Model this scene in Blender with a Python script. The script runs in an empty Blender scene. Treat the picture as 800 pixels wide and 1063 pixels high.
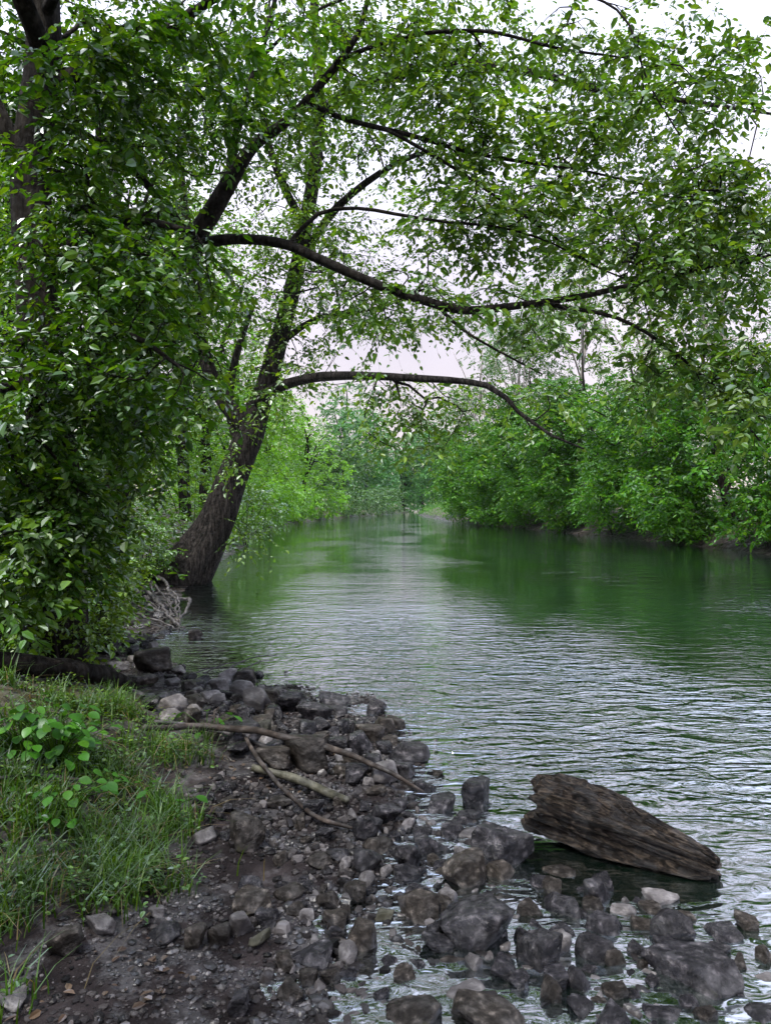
import bpy, math, random
import numpy as np
from math import radians as R

# ------------------------------------------------------------------ camera, world, sun, exposure
scene = bpy.context.scene
COL = scene.collection
CAM_H = 1.6
F = 768.0          # focal length in photo pixels (800 wide)
CX, HY = 400.0, 525.0
cd = bpy.data.cameras.new('camera'); cam = bpy.data.objects.new('camera', cd); COL.objects.link(cam)
cam.location = (0, 0, CAM_H); cam.rotation_euler = (R(90), 0, 0)
cd.sensor_fit = 'AUTO'; cd.sensor_width = 36.0; cd.lens = 26.0; cd.shift_y = -6.5/1063
cd.clip_start = 0.05; cd.clip_end = 3000
scene.camera = cam

SUN_EL, SUN_AZ = R(64), R(210)     # azimuth measured from +Y clockwise
w = bpy.data.worlds.new("World"); scene.world = w; w.use_nodes = True
nt = w.node_tree; nt.nodes.clear()
def N(nt, t, **kw):
    n = nt.nodes.new(t)
    for k, v in kw.items():
        if k in n.inputs.keys() if hasattr(n.inputs, 'keys') else False: n.inputs[k].default_value = v
        else: setattr(n, k, v)
    return n
sky = nt.nodes.new('ShaderNodeTexSky'); sky.sky_type = 'NISHITA'; sky.sun_disc = False
sky.sun_elevation = SUN_EL; sky.sun_rotation = SUN_AZ; sky.dust_density = 2.0
skyb = nt.nodes.new('ShaderNodeBackground'); skyb.inputs[1].default_value = 0.10
nt.links.new(sky.outputs[0], skyb.inputs[0])
# thin high overcast over the blue: soft cloud cover, paler and warmer low down
tc = nt.nodes.new('ShaderNodeTexCoord'); sx = nt.nodes.new('ShaderNodeSeparateXYZ')
nt.links.new(tc.outputs['Generated'], sx.inputs[0])
rp = nt.nodes.new('ShaderNodeValToRGB'); el = rp.color_ramp.elements
el[0].position = 0.0; el[0].color = (1.0, 0.80, 0.75, 1)
el[1].position = 1.0; el[1].color = (0.62, 0.72, 1.0, 1)
e = el.new(0.22); e.color = (1.0, 0.87, 0.95, 1)
e = el.new(0.5); e.color = (0.80, 0.82, 1.0, 1)
nt.links.new(sx.outputs[2], rp.inputs[0])
nz = nt.nodes.new('ShaderNodeTexNoise'); nz.inputs['Scale'].default_value = 2.2; nz.inputs['Detail'].default_value = 6
nt.links.new(tc.outputs['Generated'], nz.inputs[0])
mr = nt.nodes.new('ShaderNodeMapRange'); mr.inputs[1].default_value = .3; mr.inputs[2].default_value = .7
mr.inputs[3].default_value = .75; mr.inputs[4].default_value = 1.15
nt.links.new(nz.outputs[0], mr.inputs[0])
cb = nt.nodes.new('ShaderNodeBackground'); nt.links.new(rp.outputs[0], cb.inputs[0])
SKY_STR = 0.85
mm = nt.nodes.new('ShaderNodeMath'); mm.operation = 'MULTIPLY'; mm.inputs[1].default_value = SKY_STR
nt.links.new(mr.outputs[0], mm.inputs[0])
# an overcast sky is brighter overhead than at the horizon
zr = nt.nodes.new('ShaderNodeMapRange'); zr.interpolation_type = 'SMOOTHSTEP'; zr.inputs[1].default_value = .22; zr.inputs[2].default_value = .70; zr.inputs[3].default_value = .80; zr.inputs[4].default_value = 2.1
nt.links.new(sx.outputs[2], zr.inputs[0])
m2 = nt.nodes.new('ShaderNodeMath'); m2.operation = 'MULTIPLY'; nt.links.new(mm.outputs[0], m2.inputs[0]); nt.links.new(zr.outputs[0], m2.inputs[1])
nt.links.new(m2.outputs[0], cb.inputs[1])
mxs = nt.nodes.new('ShaderNodeMixShader'); mxs.inputs[0].default_value = 0.75
nt.links.new(skyb.outputs[0], mxs.inputs[1]); nt.links.new(cb.outputs[0], mxs.inputs[2])
wo = nt.nodes.new('ShaderNodeOutputWorld'); nt.links.new(mxs.outputs[0], wo.inputs[0])

ld = bpy.data.lights.new('sun', 'SUN'); ld.energy = 5.0; ld.angle = R(12); ld.color = (1.0, 0.95, 0.86)
sun = bpy.data.objects.new('sun', ld); COL.objects.link(sun)
sd = np.array([math.sin(SUN_AZ)*math.cos(SUN_EL), math.cos(SUN_AZ)*math.cos(SUN_EL), math.sin(SUN_EL)])
from mathutils import Vector
sun.rotation_euler = Vector(sd).to_track_quat('Z', 'Y').to_euler()
scene.view_settings.view_transform = 'Standard'; scene.view_settings.look = 'None'
scene.view_settings.exposure = 0.9; scene.view_settings.gamma = 1
scene.cycles.max_bounces = 6; scene.cycles.transparent_max_bounces = 8
scene.cycles.diffuse_bounces = 3; scene.cycles.glossy_bounces = 3; scene.cycles.transmission_bounces = 3
scene.cycles.use_denoising = True
scene.cycles.volume_bounces = 0

# ------------------------------------------------------------------ helpers
def P(px, py, d):
    return np.array([(px-CX)/F*d, d, CAM_H-(py-HY)/F*d])
def norm(v):
    return v/np.maximum(np.linalg.norm(v, axis=-1, keepdims=True), 1e-9)
def vnoise(p, seed=0):
    """cheap smooth value noise, p (N,3) -> (N,) in -1..1"""
    p = np.asarray(p, float)
    i = np.floor(p).astype(np.int64); f = p-i; f = f*f*(3-2*f)
    out = 0
    for dx in (0, 1):
        for dy in (0, 1):
            for dz in (0, 1):
                h = (i[:, 0]+dx)*374761393+(i[:, 1]+dy)*668265263+(i[:, 2]+dz)*2147483647+seed*1274126177
                h = (h ^ (h >> 13))*1274126177 & 0x7fffffff
                h = (h ^ (h >> 16)) & 0xffff
                wgt = (f[:, 0] if dx else 1-f[:, 0])*(f[:, 1] if dy else 1-f[:, 1])*(f[:, 2] if dz else 1-f[:, 2])
                out = out+wgt*(h/32767.5-1)
    return out
def fbm(p, oct=4, seed=0):
    s, a = 0, 1.0
    for o in range(oct):
        s = s+a*vnoise(p*(2.03**o)+o*17.3, seed+o); a *= .5
    return s
def mesh(name, V, faces, mat, parent=None, smooth=False, link=True):
    """faces: list of (M,k) int arrays"""
    me = bpy.data.meshes.new(name)
    V = np.asarray(V, np.float32)
    me.vertices.add(len(V)); me.vertices.foreach_set('co', V.ravel())
    faces = [np.asarray(f, np.int32) for f in faces if len(f)]
    nl = sum(f.size for f in faces); npo = sum(len(f) for f in faces)
    me.loops.add(nl); me.polygons.add(npo)
    me.loops.foreach_set('vertex_index', np.concatenate([f.ravel() for f in faces]))
    tot = np.concatenate([np.full(len(f), f.shape[1], np.int32) for f in faces])
    me.polygons.foreach_set('loop_start', np.concatenate([[0], np.cumsum(tot)[:-1]]).astype(np.int32))
    me.polygons.foreach_set('use_smooth', np.full(npo, smooth, bool))
    me.update(calc_edges=True)
    if mat: me.materials.append(mat)
    o = bpy.data.objects.new(name, me)
    if link: COL.objects.link(o)
    if parent is not None:
        o.parent = parent
        o.location = -Vector(parent.location)   # verts are in world space
    return o
def tag(o, label=None, cat=None, group=None, kind=None):
    if label: o['label'] = label
    if cat: o['category'] = cat
    if group: o['group'] = group
    if kind: o['kind'] = kind
    return o
def empty(name, loc):
    o = bpy.data.objects.new(name, None); COL.objects.link(o); o.location = Vector([float(a) for a in loc]); o.empty_display_size = .2
    return o
def catmull(pts, step):
    pts = np.asarray(pts, float)
    if len(pts) < 3: 
        n = max(2, int(np.linalg.norm(pts[-1, :3]-pts[0, :3])/step)+1)
        return np.array([pts[0]+(pts[-1]-pts[0])*t for t in np.linspace(0, 1, n)])
    q = np.vstack([2*pts[0]-pts[1], pts, 2*pts[-1]-pts[-2]]); out = []
    for i in range(1, len(q)-2):
        n = max(1, int(round(np.linalg.norm(q[i+1, :3]-q[i, :3])/step)))
        t = np.linspace(0, 1, n, endpoint=False)[:, None]
        a, b, c, d = q[i-1], q[i], q[i+1], q[i+2]
        out.append(.5*((2*b)+(-a+c)*t+(2*a-5*b+4*c-d)*t*t+(-a+3*b-3*c+d)*t**3))
    out.append(pts[-1:])
    return np.vstack(out)
class Tubes:
    def __init__(s): s.V = []; s.Q = []; s.n = 0
    def add(s, pts, rad, sides=6, rough=0, seed=0, flare=None):
        pts = np.asarray(pts, float); rad = np.asarray(rad, float)
        if len(pts) < 2: return
        T = norm(np.gradient(pts, axis=0))
        up = np.array([0, 0, 1.]) if abs(T[0, 2]) < .9 else np.array([1., 0, 0])
        n = norm(np.cross(T[0], up)); Ns = [n]
        for i in range(1, len(pts)):
            n = n-T[i]*np.dot(n, T[i]); n = n/max(np.linalg.norm(n), 1e-9); Ns.append(n)
        Ns = np.array(Ns); B = np.cross(T, Ns)
        a = np.linspace(0, 2*math.pi, sides, endpoint=False)
        r = rad[:, None]*np.ones((1, sides))
        if rough:
            L = np.concatenate([[0], np.cumsum(np.linalg.norm(np.diff(pts, axis=0), axis=1))])
            g = np.stack(np.broadcast_arrays(np.cos(a)[None]*1.6, np.sin(a)[None]*1.6, (L/ max(rad.mean()*5, .01))[:, None]), -1).reshape(-1, 3)
            r = r*(1+rough*fbm(g, 3, seed).reshape(r.shape))
        if flare is not None: r = r*flare(a, len(pts))
        ring = pts[:, None]+r[..., None]*(np.cos(a)[None, :, None]*Ns[:, None]+np.sin(a)[None, :, None]*B[:, None])
        m = len(pts); idx = s.n+np.arange(m*sides).reshape(m, sides)
        q = np.stack([idx[:-1], np.roll(idx[:-1], -1, 1), np.roll(idx[1:], -1, 1), idx[1:]], -1).reshape(-1, 4)
        s.V.append(ring.reshape(-1, 3)); s.Q.append(q); s.n += m*sides
        # end cap
        s.V.append((pts[-1]+T[-1]*rad[-1]*.6)[None]); s.V.append((pts[0]-T[0]*rad[0]*.3)[None])
        c = s.n; l = idx[-1]; f0 = idx[0]
        s.Q.append(np.stack([l, np.roll(l, -1), np.full(sides, c), np.full(sides, c)], -1)[:, :4]*1)
        s.Q.append(np.stack([np.roll(f0, -1), f0, np.full(sides, c+1), np.full(sides, c+1)], -1)); s.n += 2
    def build(s, name, mat, parent=None, smooth=True):
        Q = np.concatenate(s.Q); tri = Q[:, 2] == Q[:, 3]
        return mesh(name, np.concatenate(s.V), [Q[~tri], Q[tri][:, :3]], mat, parent, smooth)

# ------------------------------------------------------------------ materials
def newmat(name):
    m = bpy.data.materials.new(name); m.use_nodes = True; nt = m.node_tree
    for n in list(nt.nodes): nt.nodes.remove(n)
    out = nt.nodes.new('ShaderNodeOutputMaterial')
    return m, nt, out
def noise(nt, scale, detail=5, vec=None, rough=.55, stretch=None, dist=0):
    n = nt.nodes.new('ShaderNodeTexNoise'); n.inputs['Scale'].default_value = scale; n.inputs['Detail'].default_value = detail
    n.inputs['Roughness'].default_value = rough; n.inputs['Distortion'].default_value = dist
    if vec is None:
        tc = nt.nodes.new('ShaderNodeTexCoord'); vec = tc.outputs['Object']
    if stretch:
        mp = nt.nodes.new('ShaderNodeMapping'); mp.inputs['Scale'].default_value = stretch
        nt.links.new(vec, mp.inputs[0]); vec = mp.outputs[0]
    nt.links.new(vec, n.inputs['Vector'])
    return n
def ramp(nt, src, stops):
    r = nt.nodes.new('ShaderNodeValToRGB'); el = r.color_ramp.elements
    el[0].position, el[0].color = stops[0][0], (*stops[0][1], 1)
    el[1].position, el[1].color = stops[-1][0], (*stops[-1][1], 1)
    for p, c in stops[1:-1]:
        e = el.new(p); e.color = (*c, 1)
    nt.links.new(src, r.inputs[0]); return r
def mixc(nt, fac, a, b, mode='MIX'):
    m = nt.nodes.new('ShaderNodeMix'); m.data_type = 'RGBA'; m.blend_type = mode
    for s, i in ((fac, 0), (a, 6), (b, 7)):
        if isinstance(s, (int, float)): m.inputs[i].default_value = s
        elif isinstance(s, tuple): m.inputs[i].default_value = (*s, 1)
        else: nt.links.new(s, m.inputs[i])
    return m.outputs[2]
def leaf_mat(name, dark, mid, light, trans=.45, gloss=.12, rough=.38, clump=.6):
    m, nt, out = newmat(name)
    g = nt.nodes.new('ShaderNodeNewGeometry')
    rr = ramp(nt, g.outputs['Random Per Island'], [(0, dark), (.55, mid), (1, light)])
    nz = noise(nt, clump, 2)
    c2 = mixc(nt, nz.outputs[0], rr.outputs[0], mid, 'MIX')
    hv = nt.nodes.new('ShaderNodeHueSaturation'); nt.links.new(c2, hv.inputs['Color'])
    nz2 = noise(nt, clump*1.9+.2, 2)
    mr = nt.nodes.new('ShaderNodeMapRange'); mr.inputs[1].default_value = .35; mr.inputs[2].default_value = .65
    mr.inputs[3].default_value = .65; mr.inputs[4].default_value = 1.35
    nt.links.new(nz2.outputs[0], mr.inputs[0]); nt.links.new(mr.outputs[0], hv.inputs['Value'])
    d = nt.nodes.new('ShaderNodeBsdfDiffuse'); nt.links.new(hv.outputs[0], d.inputs[0])
    t = nt.nodes.new('ShaderNodeBsdfTranslucent')
    tcx = mixc(nt, 1.0, hv.outputs[0], (1.5, 1.35, .5), 'MULTIPLY'); nt.links.new(tcx, t.inputs[0])
    mx = nt.nodes.new('ShaderNodeMixShader'); mx.inputs[0].default_value = trans
    nt.links.new(d.outputs[0], mx.inputs[1]); nt.links.new(t.outputs[0], mx.inputs[2])
    gl = nt.nodes.new('ShaderNodeBsdfGlossy'); gl.inputs['Roughness'].default_value = rough; gl.inputs[0].default_value = (.8, .85, .9, 1)
    fr = nt.nodes.new('ShaderNodeFresnel'); fr.inputs[0].default_value = 1.4
    mu = nt.nodes.new('ShaderNodeMath'); mu.operation = 'MULTIPLY_ADD'; mu.inputs[1].default_value = gloss*1.3; mu.inputs[2].default_value = gloss*.1
    nt.links.new(fr.outputs[0], mu.inputs[0])
    mx2 = nt.nodes.new('ShaderNodeMixShader'); nt.links.new(mu.outputs[0], mx2.inputs[0])
    nt.links.new(mx.outputs[0], mx2.inputs[1]); nt.links.new(gl.outputs[0], mx2.inputs[2])
    nt.links.new(mx2.outputs[0], out.inputs[0])
    return m
def solid_mat(name, colour_stops, scale, rough=(.5, .9), bump=.02, bscale=None, stretch=None, spec=.5, moss=None, wetnoise=None, detail=8, bdist=.02):
    m, nt, out = newmat(name)
    b = nt.nodes.new('ShaderNodeBsdfPrincipled'); nt.links.new(b.outputs[0], out.inputs[0])
    n1 = noise(nt, scale, detail, stretch=stretch, rough=.65)
    c = ramp(nt, n1.outputs[0], colour_stops).outputs[0]
    if moss:
        n3 = noise(nt, moss[1], 5); ms = ramp(nt, n3.outputs[0], [(moss[2], (0, 0, 0)), (moss[2]+.08, (1, 1, 1))])
        c = mixc(nt, ms.outputs[0], c, moss[0])
    oi = nt.nodes.new('ShaderNodeObjectInfo')
    hv = nt.nodes.new('ShaderNodeHueSaturation'); nt.links.new(c, hv.inputs['Color'])
    mr0 = nt.nodes.new('ShaderNodeMapRange'); mr0.inputs[3].default_value = .65; mr0.inputs[4].default_value = 1.4
    nt.links.new(oi.outputs['Random'], mr0.inputs[0]); nt.links.new(mr0.outputs[0], hv.inputs['Value'])
    nt.links.new(hv.outputs[0], b.inputs['Base Color'])
    n4 = noise(nt, wetnoise or scale*.7, 4)
    mr = nt.nodes.new('ShaderNodeMapRange'); mr.inputs[1].default_value = .35; mr.inputs[2].default_value = .65
    mr.inputs[3].default_value = rough[0]; mr.inputs[4].default_value = rough[1]
    nt.links.new(n4.outputs[0], mr.inputs[0]); nt.links.new(mr.outputs[0], b.inputs['Roughness'])
    nS = noise(nt, (wetnoise or scale*.7)*2.2, 6, rough=.6); mS = nt.nodes.new('ShaderNodeMapRange'); mS.interpolation_type = 'SMOOTHSTEP'
    mS.inputs[1].default_value = .42; mS.inputs[2].default_value = .62; mS.inputs[3].default_value = spec*.45; mS.inputs[4].default_value = spec*1.5
    nt.links.new(nS.outputs[0], mS.inputs[0]); nt.links.new(mS.outputs[0], b.inputs['Specular IOR Level'])
    n2 = noise(nt, bscale or scale*3, 9, stretch=stretch, rough=.7)
    bp = nt.nodes.new('ShaderNodeBump'); bp.inputs['Strength'].default_value = bump; bp.inputs['Distance'].default_value = bdist
    nt.links.new(n2.outputs[0], bp.inputs['Height']); nt.links.new(bp.outputs[0], b.inputs['Normal'])
    return m
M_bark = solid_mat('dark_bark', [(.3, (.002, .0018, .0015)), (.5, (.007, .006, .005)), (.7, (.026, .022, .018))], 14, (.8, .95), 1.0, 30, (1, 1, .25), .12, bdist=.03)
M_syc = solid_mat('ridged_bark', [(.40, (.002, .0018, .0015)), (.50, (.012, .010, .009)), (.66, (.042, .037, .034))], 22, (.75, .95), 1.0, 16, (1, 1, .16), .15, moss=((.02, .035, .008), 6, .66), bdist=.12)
M_pale = solid_mat('pale_bark', [(.35, (.10, .09, .08)), (.5, (.22, .20, .19)), (.65, (.38, .35, .34))], 3, (.7, .9), .4, 10, (1, 1, .4), .3)
M_rock = solid_mat('wet_rock', [(.30, (.002, .002, .0025)), (.48, (.010, .0095, .011)), (.58, (.024, .022, .025)), (.70, (.11, .10, .105))], 26, (.12, .45), 1.0, 40, None, .5, moss=((.035, .04, .014), 5, .66), wetnoise=6, bdist=.016)
M_rockb = solid_mat('brown_rock', [(.30, (.004, .003, .0025)), (.48, (.018, .015, .012)), (.58, (.036, .030, .025)), (.70, (.14, .12, .10))], 26, (.18, .6), 1.0, 40, None, .4, moss=((.05, .05, .015), 4, .6), wetnoise=6, bdist=.016)
M_rockl = solid_mat('pale_rock', [(.3, (.02, .018, .018)), (.5, (.08, .074, .073)), (.7, (.26, .245, .24))], 9, (.2, .7), .8, 28, None, .5, wetnoise=6, bdist=.015)
M_wood = solid_mat('driftwood', [(.40, (.002, .0015, .001)), (.51, (.016, .012, .009)), (.66, (.075, .058, .043))], 9, (.35, .85), 1.0, 9, (1.5, 4.5, 4.5), .35, bdist=.06)
M_stick = solid_mat('stick_wood', [(.3, (.005, .004, .003)), (.5, (.020, .015, .012)), (.7, (.07, .056, .046))], 12, (.45, .85), .7, 40, None, .4, bdist=.01)
M_stickm = solid_mat('mossy_stick', [(.3, (.01, .01, .006)), (.5, (.035, .034, .022)), (.7, (.10, .095, .07))], 14, (.5, .85), .7, 40, None, .4, moss=((.025, .035, .012), 8, .56), bdist=.01)
M_root = solid_mat('bare_root', [(.3, (.02, .018, .018)), (.5, (.04, .037, .038)), (.7, (.13, .12, .125))], 10, (.4, .8), .7, 30, None, .4, bdist=.01)

for _n in M_wood.node_tree.nodes:
    if _n.type == 'TEX_NOISE': _n.inputs['Distortion'].default_value = .9
L_near = leaf_mat('leaf_near', (0.0093, 0.0360, 0.0019), (0.0298, 0.0899, 0.0037), (0.0992, 0.1674, 0.0074), .5, .10, clump=.9)
L_arch = leaf_mat('leaf_arch', (0.0140, 0.0468, 0.0047), (0.0429, 0.1053, 0.0078), (0.1326, 0.2028, 0.0140), .5, .09, clump=.9)
L_syc = leaf_mat('leaf_syc', (0.0187, 0.0595, 0.0051), (0.0553, 0.1318, 0.0085), (0.1530, 0.2295, 0.0153), .55, .10, clump=.5)
L_back = leaf_mat('leaf_back', (0.0213, 0.0723, 0.0051), (0.0638, 0.1615, 0.0102), (0.1700, 0.2720, 0.0170), .55, .08, clump=.4)
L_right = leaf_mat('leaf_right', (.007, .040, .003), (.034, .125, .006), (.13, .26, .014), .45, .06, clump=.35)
L_tall = leaf_mat('leaf_tall', (0.0188, 0.0638, 0.0150), (0.0450, 0.1200, 0.0263), (0.0975, 0.1800, 0.0375), .5, .1, clump=.3)
L_lime = leaf_mat('leaf_lime', (.05, .16, .010), (.11, .28, .016), (.20, .38, .03), .55, .08, clump=.3)
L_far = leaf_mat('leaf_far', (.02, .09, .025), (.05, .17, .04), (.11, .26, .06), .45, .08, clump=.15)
L_shrub = leaf_mat('leaf_shrub', (0.0176, 0.0640, 0.0032), (0.0520, 0.1360, 0.0056), (0.1360, 0.2240, 0.0112), .45, .14, clump=1.3)
L_herb = leaf_mat('leaf_herb', (.025, .075, .005), (.080, .165, .008), (.17, .26, .015), .45, .1, clump=1.5)
L_grass = leaf_mat('grass', (.012, .040, .002), (.036, .092, .004), (.10, .17, .010), .45, .10, clump=1.8)
L_broad = leaf_mat('leaf_broad', (.014, .065, .004), (.035, .125, .007), (.085, .20, .014), .4, .14, clump=3)

# ------------------------------------------------------------------ terrain
def px_shore(px, py):
    y = CAM_H*F/(py-HY); return ((px-CX)/F*y, y)
LEFT = [(9, -40), (6.5, -8), (2.2, -1), (.5, .9), (-.3, 1.8), (-.36, 2.4), (-.27, 2.9), (-.1, 3.3), (.08, 3.8), (.05, 4.5), (-.02, 4.85), (-.24, 5.3), (-.48, 5.9), (-1.4, 6.7), (-2.5, 7.5),
        (-2.95, 8.8), (-3.3, 10.7), (-3.9, 14.3), (-4.4, 18), (-5.0, 24.6), (-6.9, 41), (-8.1, 61), (-6.5, 85), (-2.9, 112), (5.5, 175), (10, 300), (10, 900)]
RIGHT = [(40, -40), (24, -8), (18, 4), (14, 14), (12.6, 22), (12.1, 33), (10.2, 49), (7.6, 65), (5.9, 90), (5.4, 123), (9.5, 175), (16, 300), (16, 900)]
LA, RA = np.array(LEFT), np.array(RIGHT)
def polydist(x, y, A):
    d = np.full(x.shape, 1e9)
    for i in range(len(A)-1):
        a, b = A[i], A[i+1]; ab = b-a
        t = np.clip(((x-a[0])*ab[0]+(y-a[1])*ab[1])/(ab@ab), 0, 1)
        d = np.minimum(d, np.hypot(x-a[0]-t*ab[0], y-a[1]-t*ab[1]))
    return d
def sm(a, b, x):
    t = np.clip((x-a)/(b-a), 0, 1); return t*t*(3-2*t)
def terrain(x, y):
    x = np.asarray(x, float); y = np.asarray(y, float); shp = x.shape; x = x.ravel(); y = y.ravel()
    xl = np.interp(y, LA[:, 1], LA[:, 0]); xr = np.interp(y, RA[:, 1], RA[:, 0])
    dl = polydist(x, y, LA); dr = polydist(x, y, RA)
    sl = np.where(x < xl, dl, -dl); sr = np.where(x > xr, dr, -dr); 
    p3 = np.stack([x, y, 0*x], -1)
    near = np.exp(-(np.maximum(y-8, 0)/6)**2)
    sl = sl+.12*fbm(p3*1.7, 3, 5)*near
    # left bank: mud shelf by the camera, then a rising bank
    shelf = 1.05*near+.25*(1-near)
    zl = np.where(sl > 0, .07*np.minimum(sl, shelf)+np.where(sl > shelf, .34*(sl-shelf), 0), np.where(sl > -1.3, sl*(.08*near+.13*(1-near)), sl*.13+.065*near))
    cap = 1.35+.02*np.maximum(sl-5, 0)
    zl = np.where(zl > cap-.4, cap-.4+.4*np.tanh((zl-cap+.4)/.4), zl)
    zr = np.where(sr > 0, np.minimum(.45*sr, 1.2+.03*sr), sr*.15)
    z = np.maximum(np.maximum(zl, zr), -1.3)
    z = z+(.020*fbm(p3*4.3, 4, 9)+.006*fbm(p3*17, 3, 31)+.03*vnoise(p3*1.3, 3))*near*sm(-1.5, .3, sl)+.10*fbm(p3*.6, 3, 2)*sm(1.2, 3, np.maximum(sl, sr))
    # small raised turf hummock left of the camera
    h = np.exp(-(((x+1.75)/.75)**2+((y-3.4)/1.3)**2)); z = z+.10*h
    return z.reshape(shp)
def hit(px, py, off=0.0):
    """point of the ground sheet seen at photo pixel px,py"""
    dx, dz = (px-CX)/F, -(py-HY)/F
    t = np.concatenate([np.arange(1.2, 12, .01), np.arange(12, 80, .1)])
    zz = terrain(dx*t, t); ray = CAM_H+dz*t
    k = np.argmax(ray < zz+off) if (ray < zz+off).any() else len(t)-1
    return np.array([dx*t[k], t[k], zz[k]])
def hitw(px, py):
    """same, but stops at the water surface where the bed lies below it"""
    p = hit(px, py)
    if p[2] < -.02:
        y = CAM_H*F/(py-HY); p = np.array([(px-CX)/F*y, y, -.02])
    return p
def graded(a, b, lo, hi, fine, grow):
    c = list(np.arange(lo, hi, fine)); s = fine
    while c[-1] < b: s *= grow; c.append(c[-1]+s)
    s = fine
    while c[0] > a: s *= grow; c.insert(0, c[0]-s)
    return np.array(c)
gx = graded(-400, 400, -3.2, 2.0, .022, 1.06); gy = graded(-60, 900, 1.6, 7.6, .022, 1.035)
X, Y = np.meshgrid(gx, gy); Z = terrain(X, Y)
nX, nY = len(gx), len(gy); idx = np.arange(nX*nY).reshape(nY, nX)
q = np.stack([idx[:-1, :-1], idx[:-1, 1:], idx[1:, 1:], idx[1:, :-1]], -1).reshape(-1, 4)
m, nt, out = newmat('wet_mud_ground')
b = nt.nodes.new('ShaderNodeBsdfPrincipled'); nt.links.new(b.outputs[0], out.inputs[0])
geo = nt.nodes.new('ShaderNodeNewGeometry'); sz = nt.nodes.new('ShaderNodeSeparateXYZ'); nt.links.new(geo.outputs['Position'], sz.inputs[0])
mudc = ramp(nt, noise(nt, 3.2, 10, rough=.7).outputs[0], [(.3, (.005, .004, .004)), (.5, (.018, .0145, .0145)), (.7, (.055, .045, .044))]).outputs[0]
soil = ramp(nt, noise(nt, 2.0, 8).outputs[0], [(.3, (.018, .016, .008)), (.7, (.06, .055, .025))]).outputs[0]
hz = nt.nodes.new('ShaderNodeMapRange'); hz.inputs[1].default_value = .25; hz.inputs[2].default_value = .6; nt.links.new(sz.outputs[2], hz.inputs[0])
nt.links.new(mixc(nt, hz.outputs[0], mudc, soil), b.inputs['Base Color'])
wet = nt.nodes.new('ShaderNodeMapRange'); wet.inputs[1].default_value = .38; wet.inputs[2].default_value = .6; wet.inputs[3].default_value = .05; wet.inputs[4].default_value = .5
nt.links.new(noise(nt, 2.6, 6).outputs[0], wet.inputs[0])
wz = nt.nodes.new('ShaderNodeMapRange'); wz.inputs[1].default_value = .02; wz.inputs[2].default_value = .3; wz.inputs[3].default_value = 0; wz.inputs[4].default_value = .4
nt.links.new(sz.outputs[2], wz.inputs[0])
ad = nt.nodes.new('ShaderNodeMath'); ad.operation = 'ADD'; nt.links.new(wet.outputs[0], ad.inputs[0]); nt.links.new(wz.outputs[0], ad.inputs[1])
nt.links.new(ad.outputs[0], b.inputs['Roughness'])
mS = nt.nodes.new('ShaderNodeMapRange'); mS.interpolation_type = 'SMOOTHSTEP'; mS.inputs[1].default_value = .46; mS.inputs[2].default_value = .58; mS.inputs[3].default_value = .08; mS.inputs[4].default_value = 1.1
nt.links.new(noise(nt, 4.5, 8, rough=.7).outputs[0], mS.inputs[0]); nt.links.new(mS.outputs[0], b.inputs['Specular IOR Level'])
bp = nt.nodes.new('ShaderNodeBump'); bp.inputs['Strength'].default_value = .9; bp.inputs['Distance'].default_value = .03
nt.links.new(noise(nt, 22, 10, rough=.75).outputs[0], bp.inputs['Height'])
nt.links.new(bp.outputs[0], b.inputs['Normal'])
M_ground = m
g = mesh('ground', np.stack([X.ravel(), Y.ravel(), Z.ravel()], -1), [q], M_ground, smooth=True)
tag(g, kind='structure')

# ------------------------------------------------------------------ river water
m, nt, out = newmat('river_water')
tcn = nt.nodes.new('ShaderNodeTexCoord')
body = nt.nodes.new('ShaderNodeBsdfDiffuse'); body.inputs[0].default_value = (.004, .014, .008, 1)
tr = nt.nodes.new('ShaderNodeBsdfTransparent'); tr.inputs[0].default_value = (.55, .62, .5, 1)
# shallow margin lets the bed show: the depth is written into the mesh
at = nt.nodes.new('ShaderNodeAttribute'); at.attribute_name = 'shallow'
mb = nt.nodes.new('ShaderNodeMixShader'); nt.links.new(at.outputs['Fac'], mb.inputs[0]); nt.links.new(body.outputs[0], mb.inputs[1]); nt.links.new(tr.outputs[0], mb.inputs[2])
gl = nt.nodes.new('ShaderNodeBsdfGlossy'); gl.inputs['Roughness'].default_value = .03; gl.inputs[0].default_value = (.93, .96, 1, 1)
lw = nt.nodes.new('ShaderNodeFresnel'); lw.inputs[0].default_value = 4.0
WATER_F = lw
n_a = noise(nt, 1.0, 2, tcn.outputs['Object'], .5, (.45, 1.3, 1), .5)
n_b = noise(nt, 1.0, 2, tcn.outputs['Object'], .5, (1.8, 4.8, 1), 1.2)
n_c = noise(nt, 1.0, 2, tcn.outputs['Object'], .5, (8, 14, 1), .8)
area = noise(nt, 1.0, 2, tcn.outputs['Object'], .5, (.28, .13, 1), .6)
am = nt.nodes.new('ShaderNodeMapRange'); am.inputs[1].default_value = .42; am.inputs[2].default_value = .58; am.inputs[3].default_value = .22; am.inputs[4].default_value = 1.0
nt.links.new(area.outputs[0], am.inputs[0])
def math_(op, a, b_):
    n = nt.nodes.new('ShaderNodeMath'); n.operation = op
    for i, s in enumerate((a, b_)):
        if isinstance(s, (int, float)): n.inputs[i].default_value = s
        else: nt.links.new(s, n.inputs[i])
    return n.outputs[0]
syw = nt.nodes.new('ShaderNodeSeparateXYZ'); nt.links.new(tcn.outputs['Object'], syw.inputs[0])
nr = nt.nodes.new('ShaderNodeMapRange'); nr.interpolation_type = 'SMOOTHERSTEP'; nr.inputs[1].default_value = 2.5; nr.inputs[2].default_value = 17; nr.inputs[3].default_value = 1.0; nr.inputs[4].default_value = .16
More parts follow.
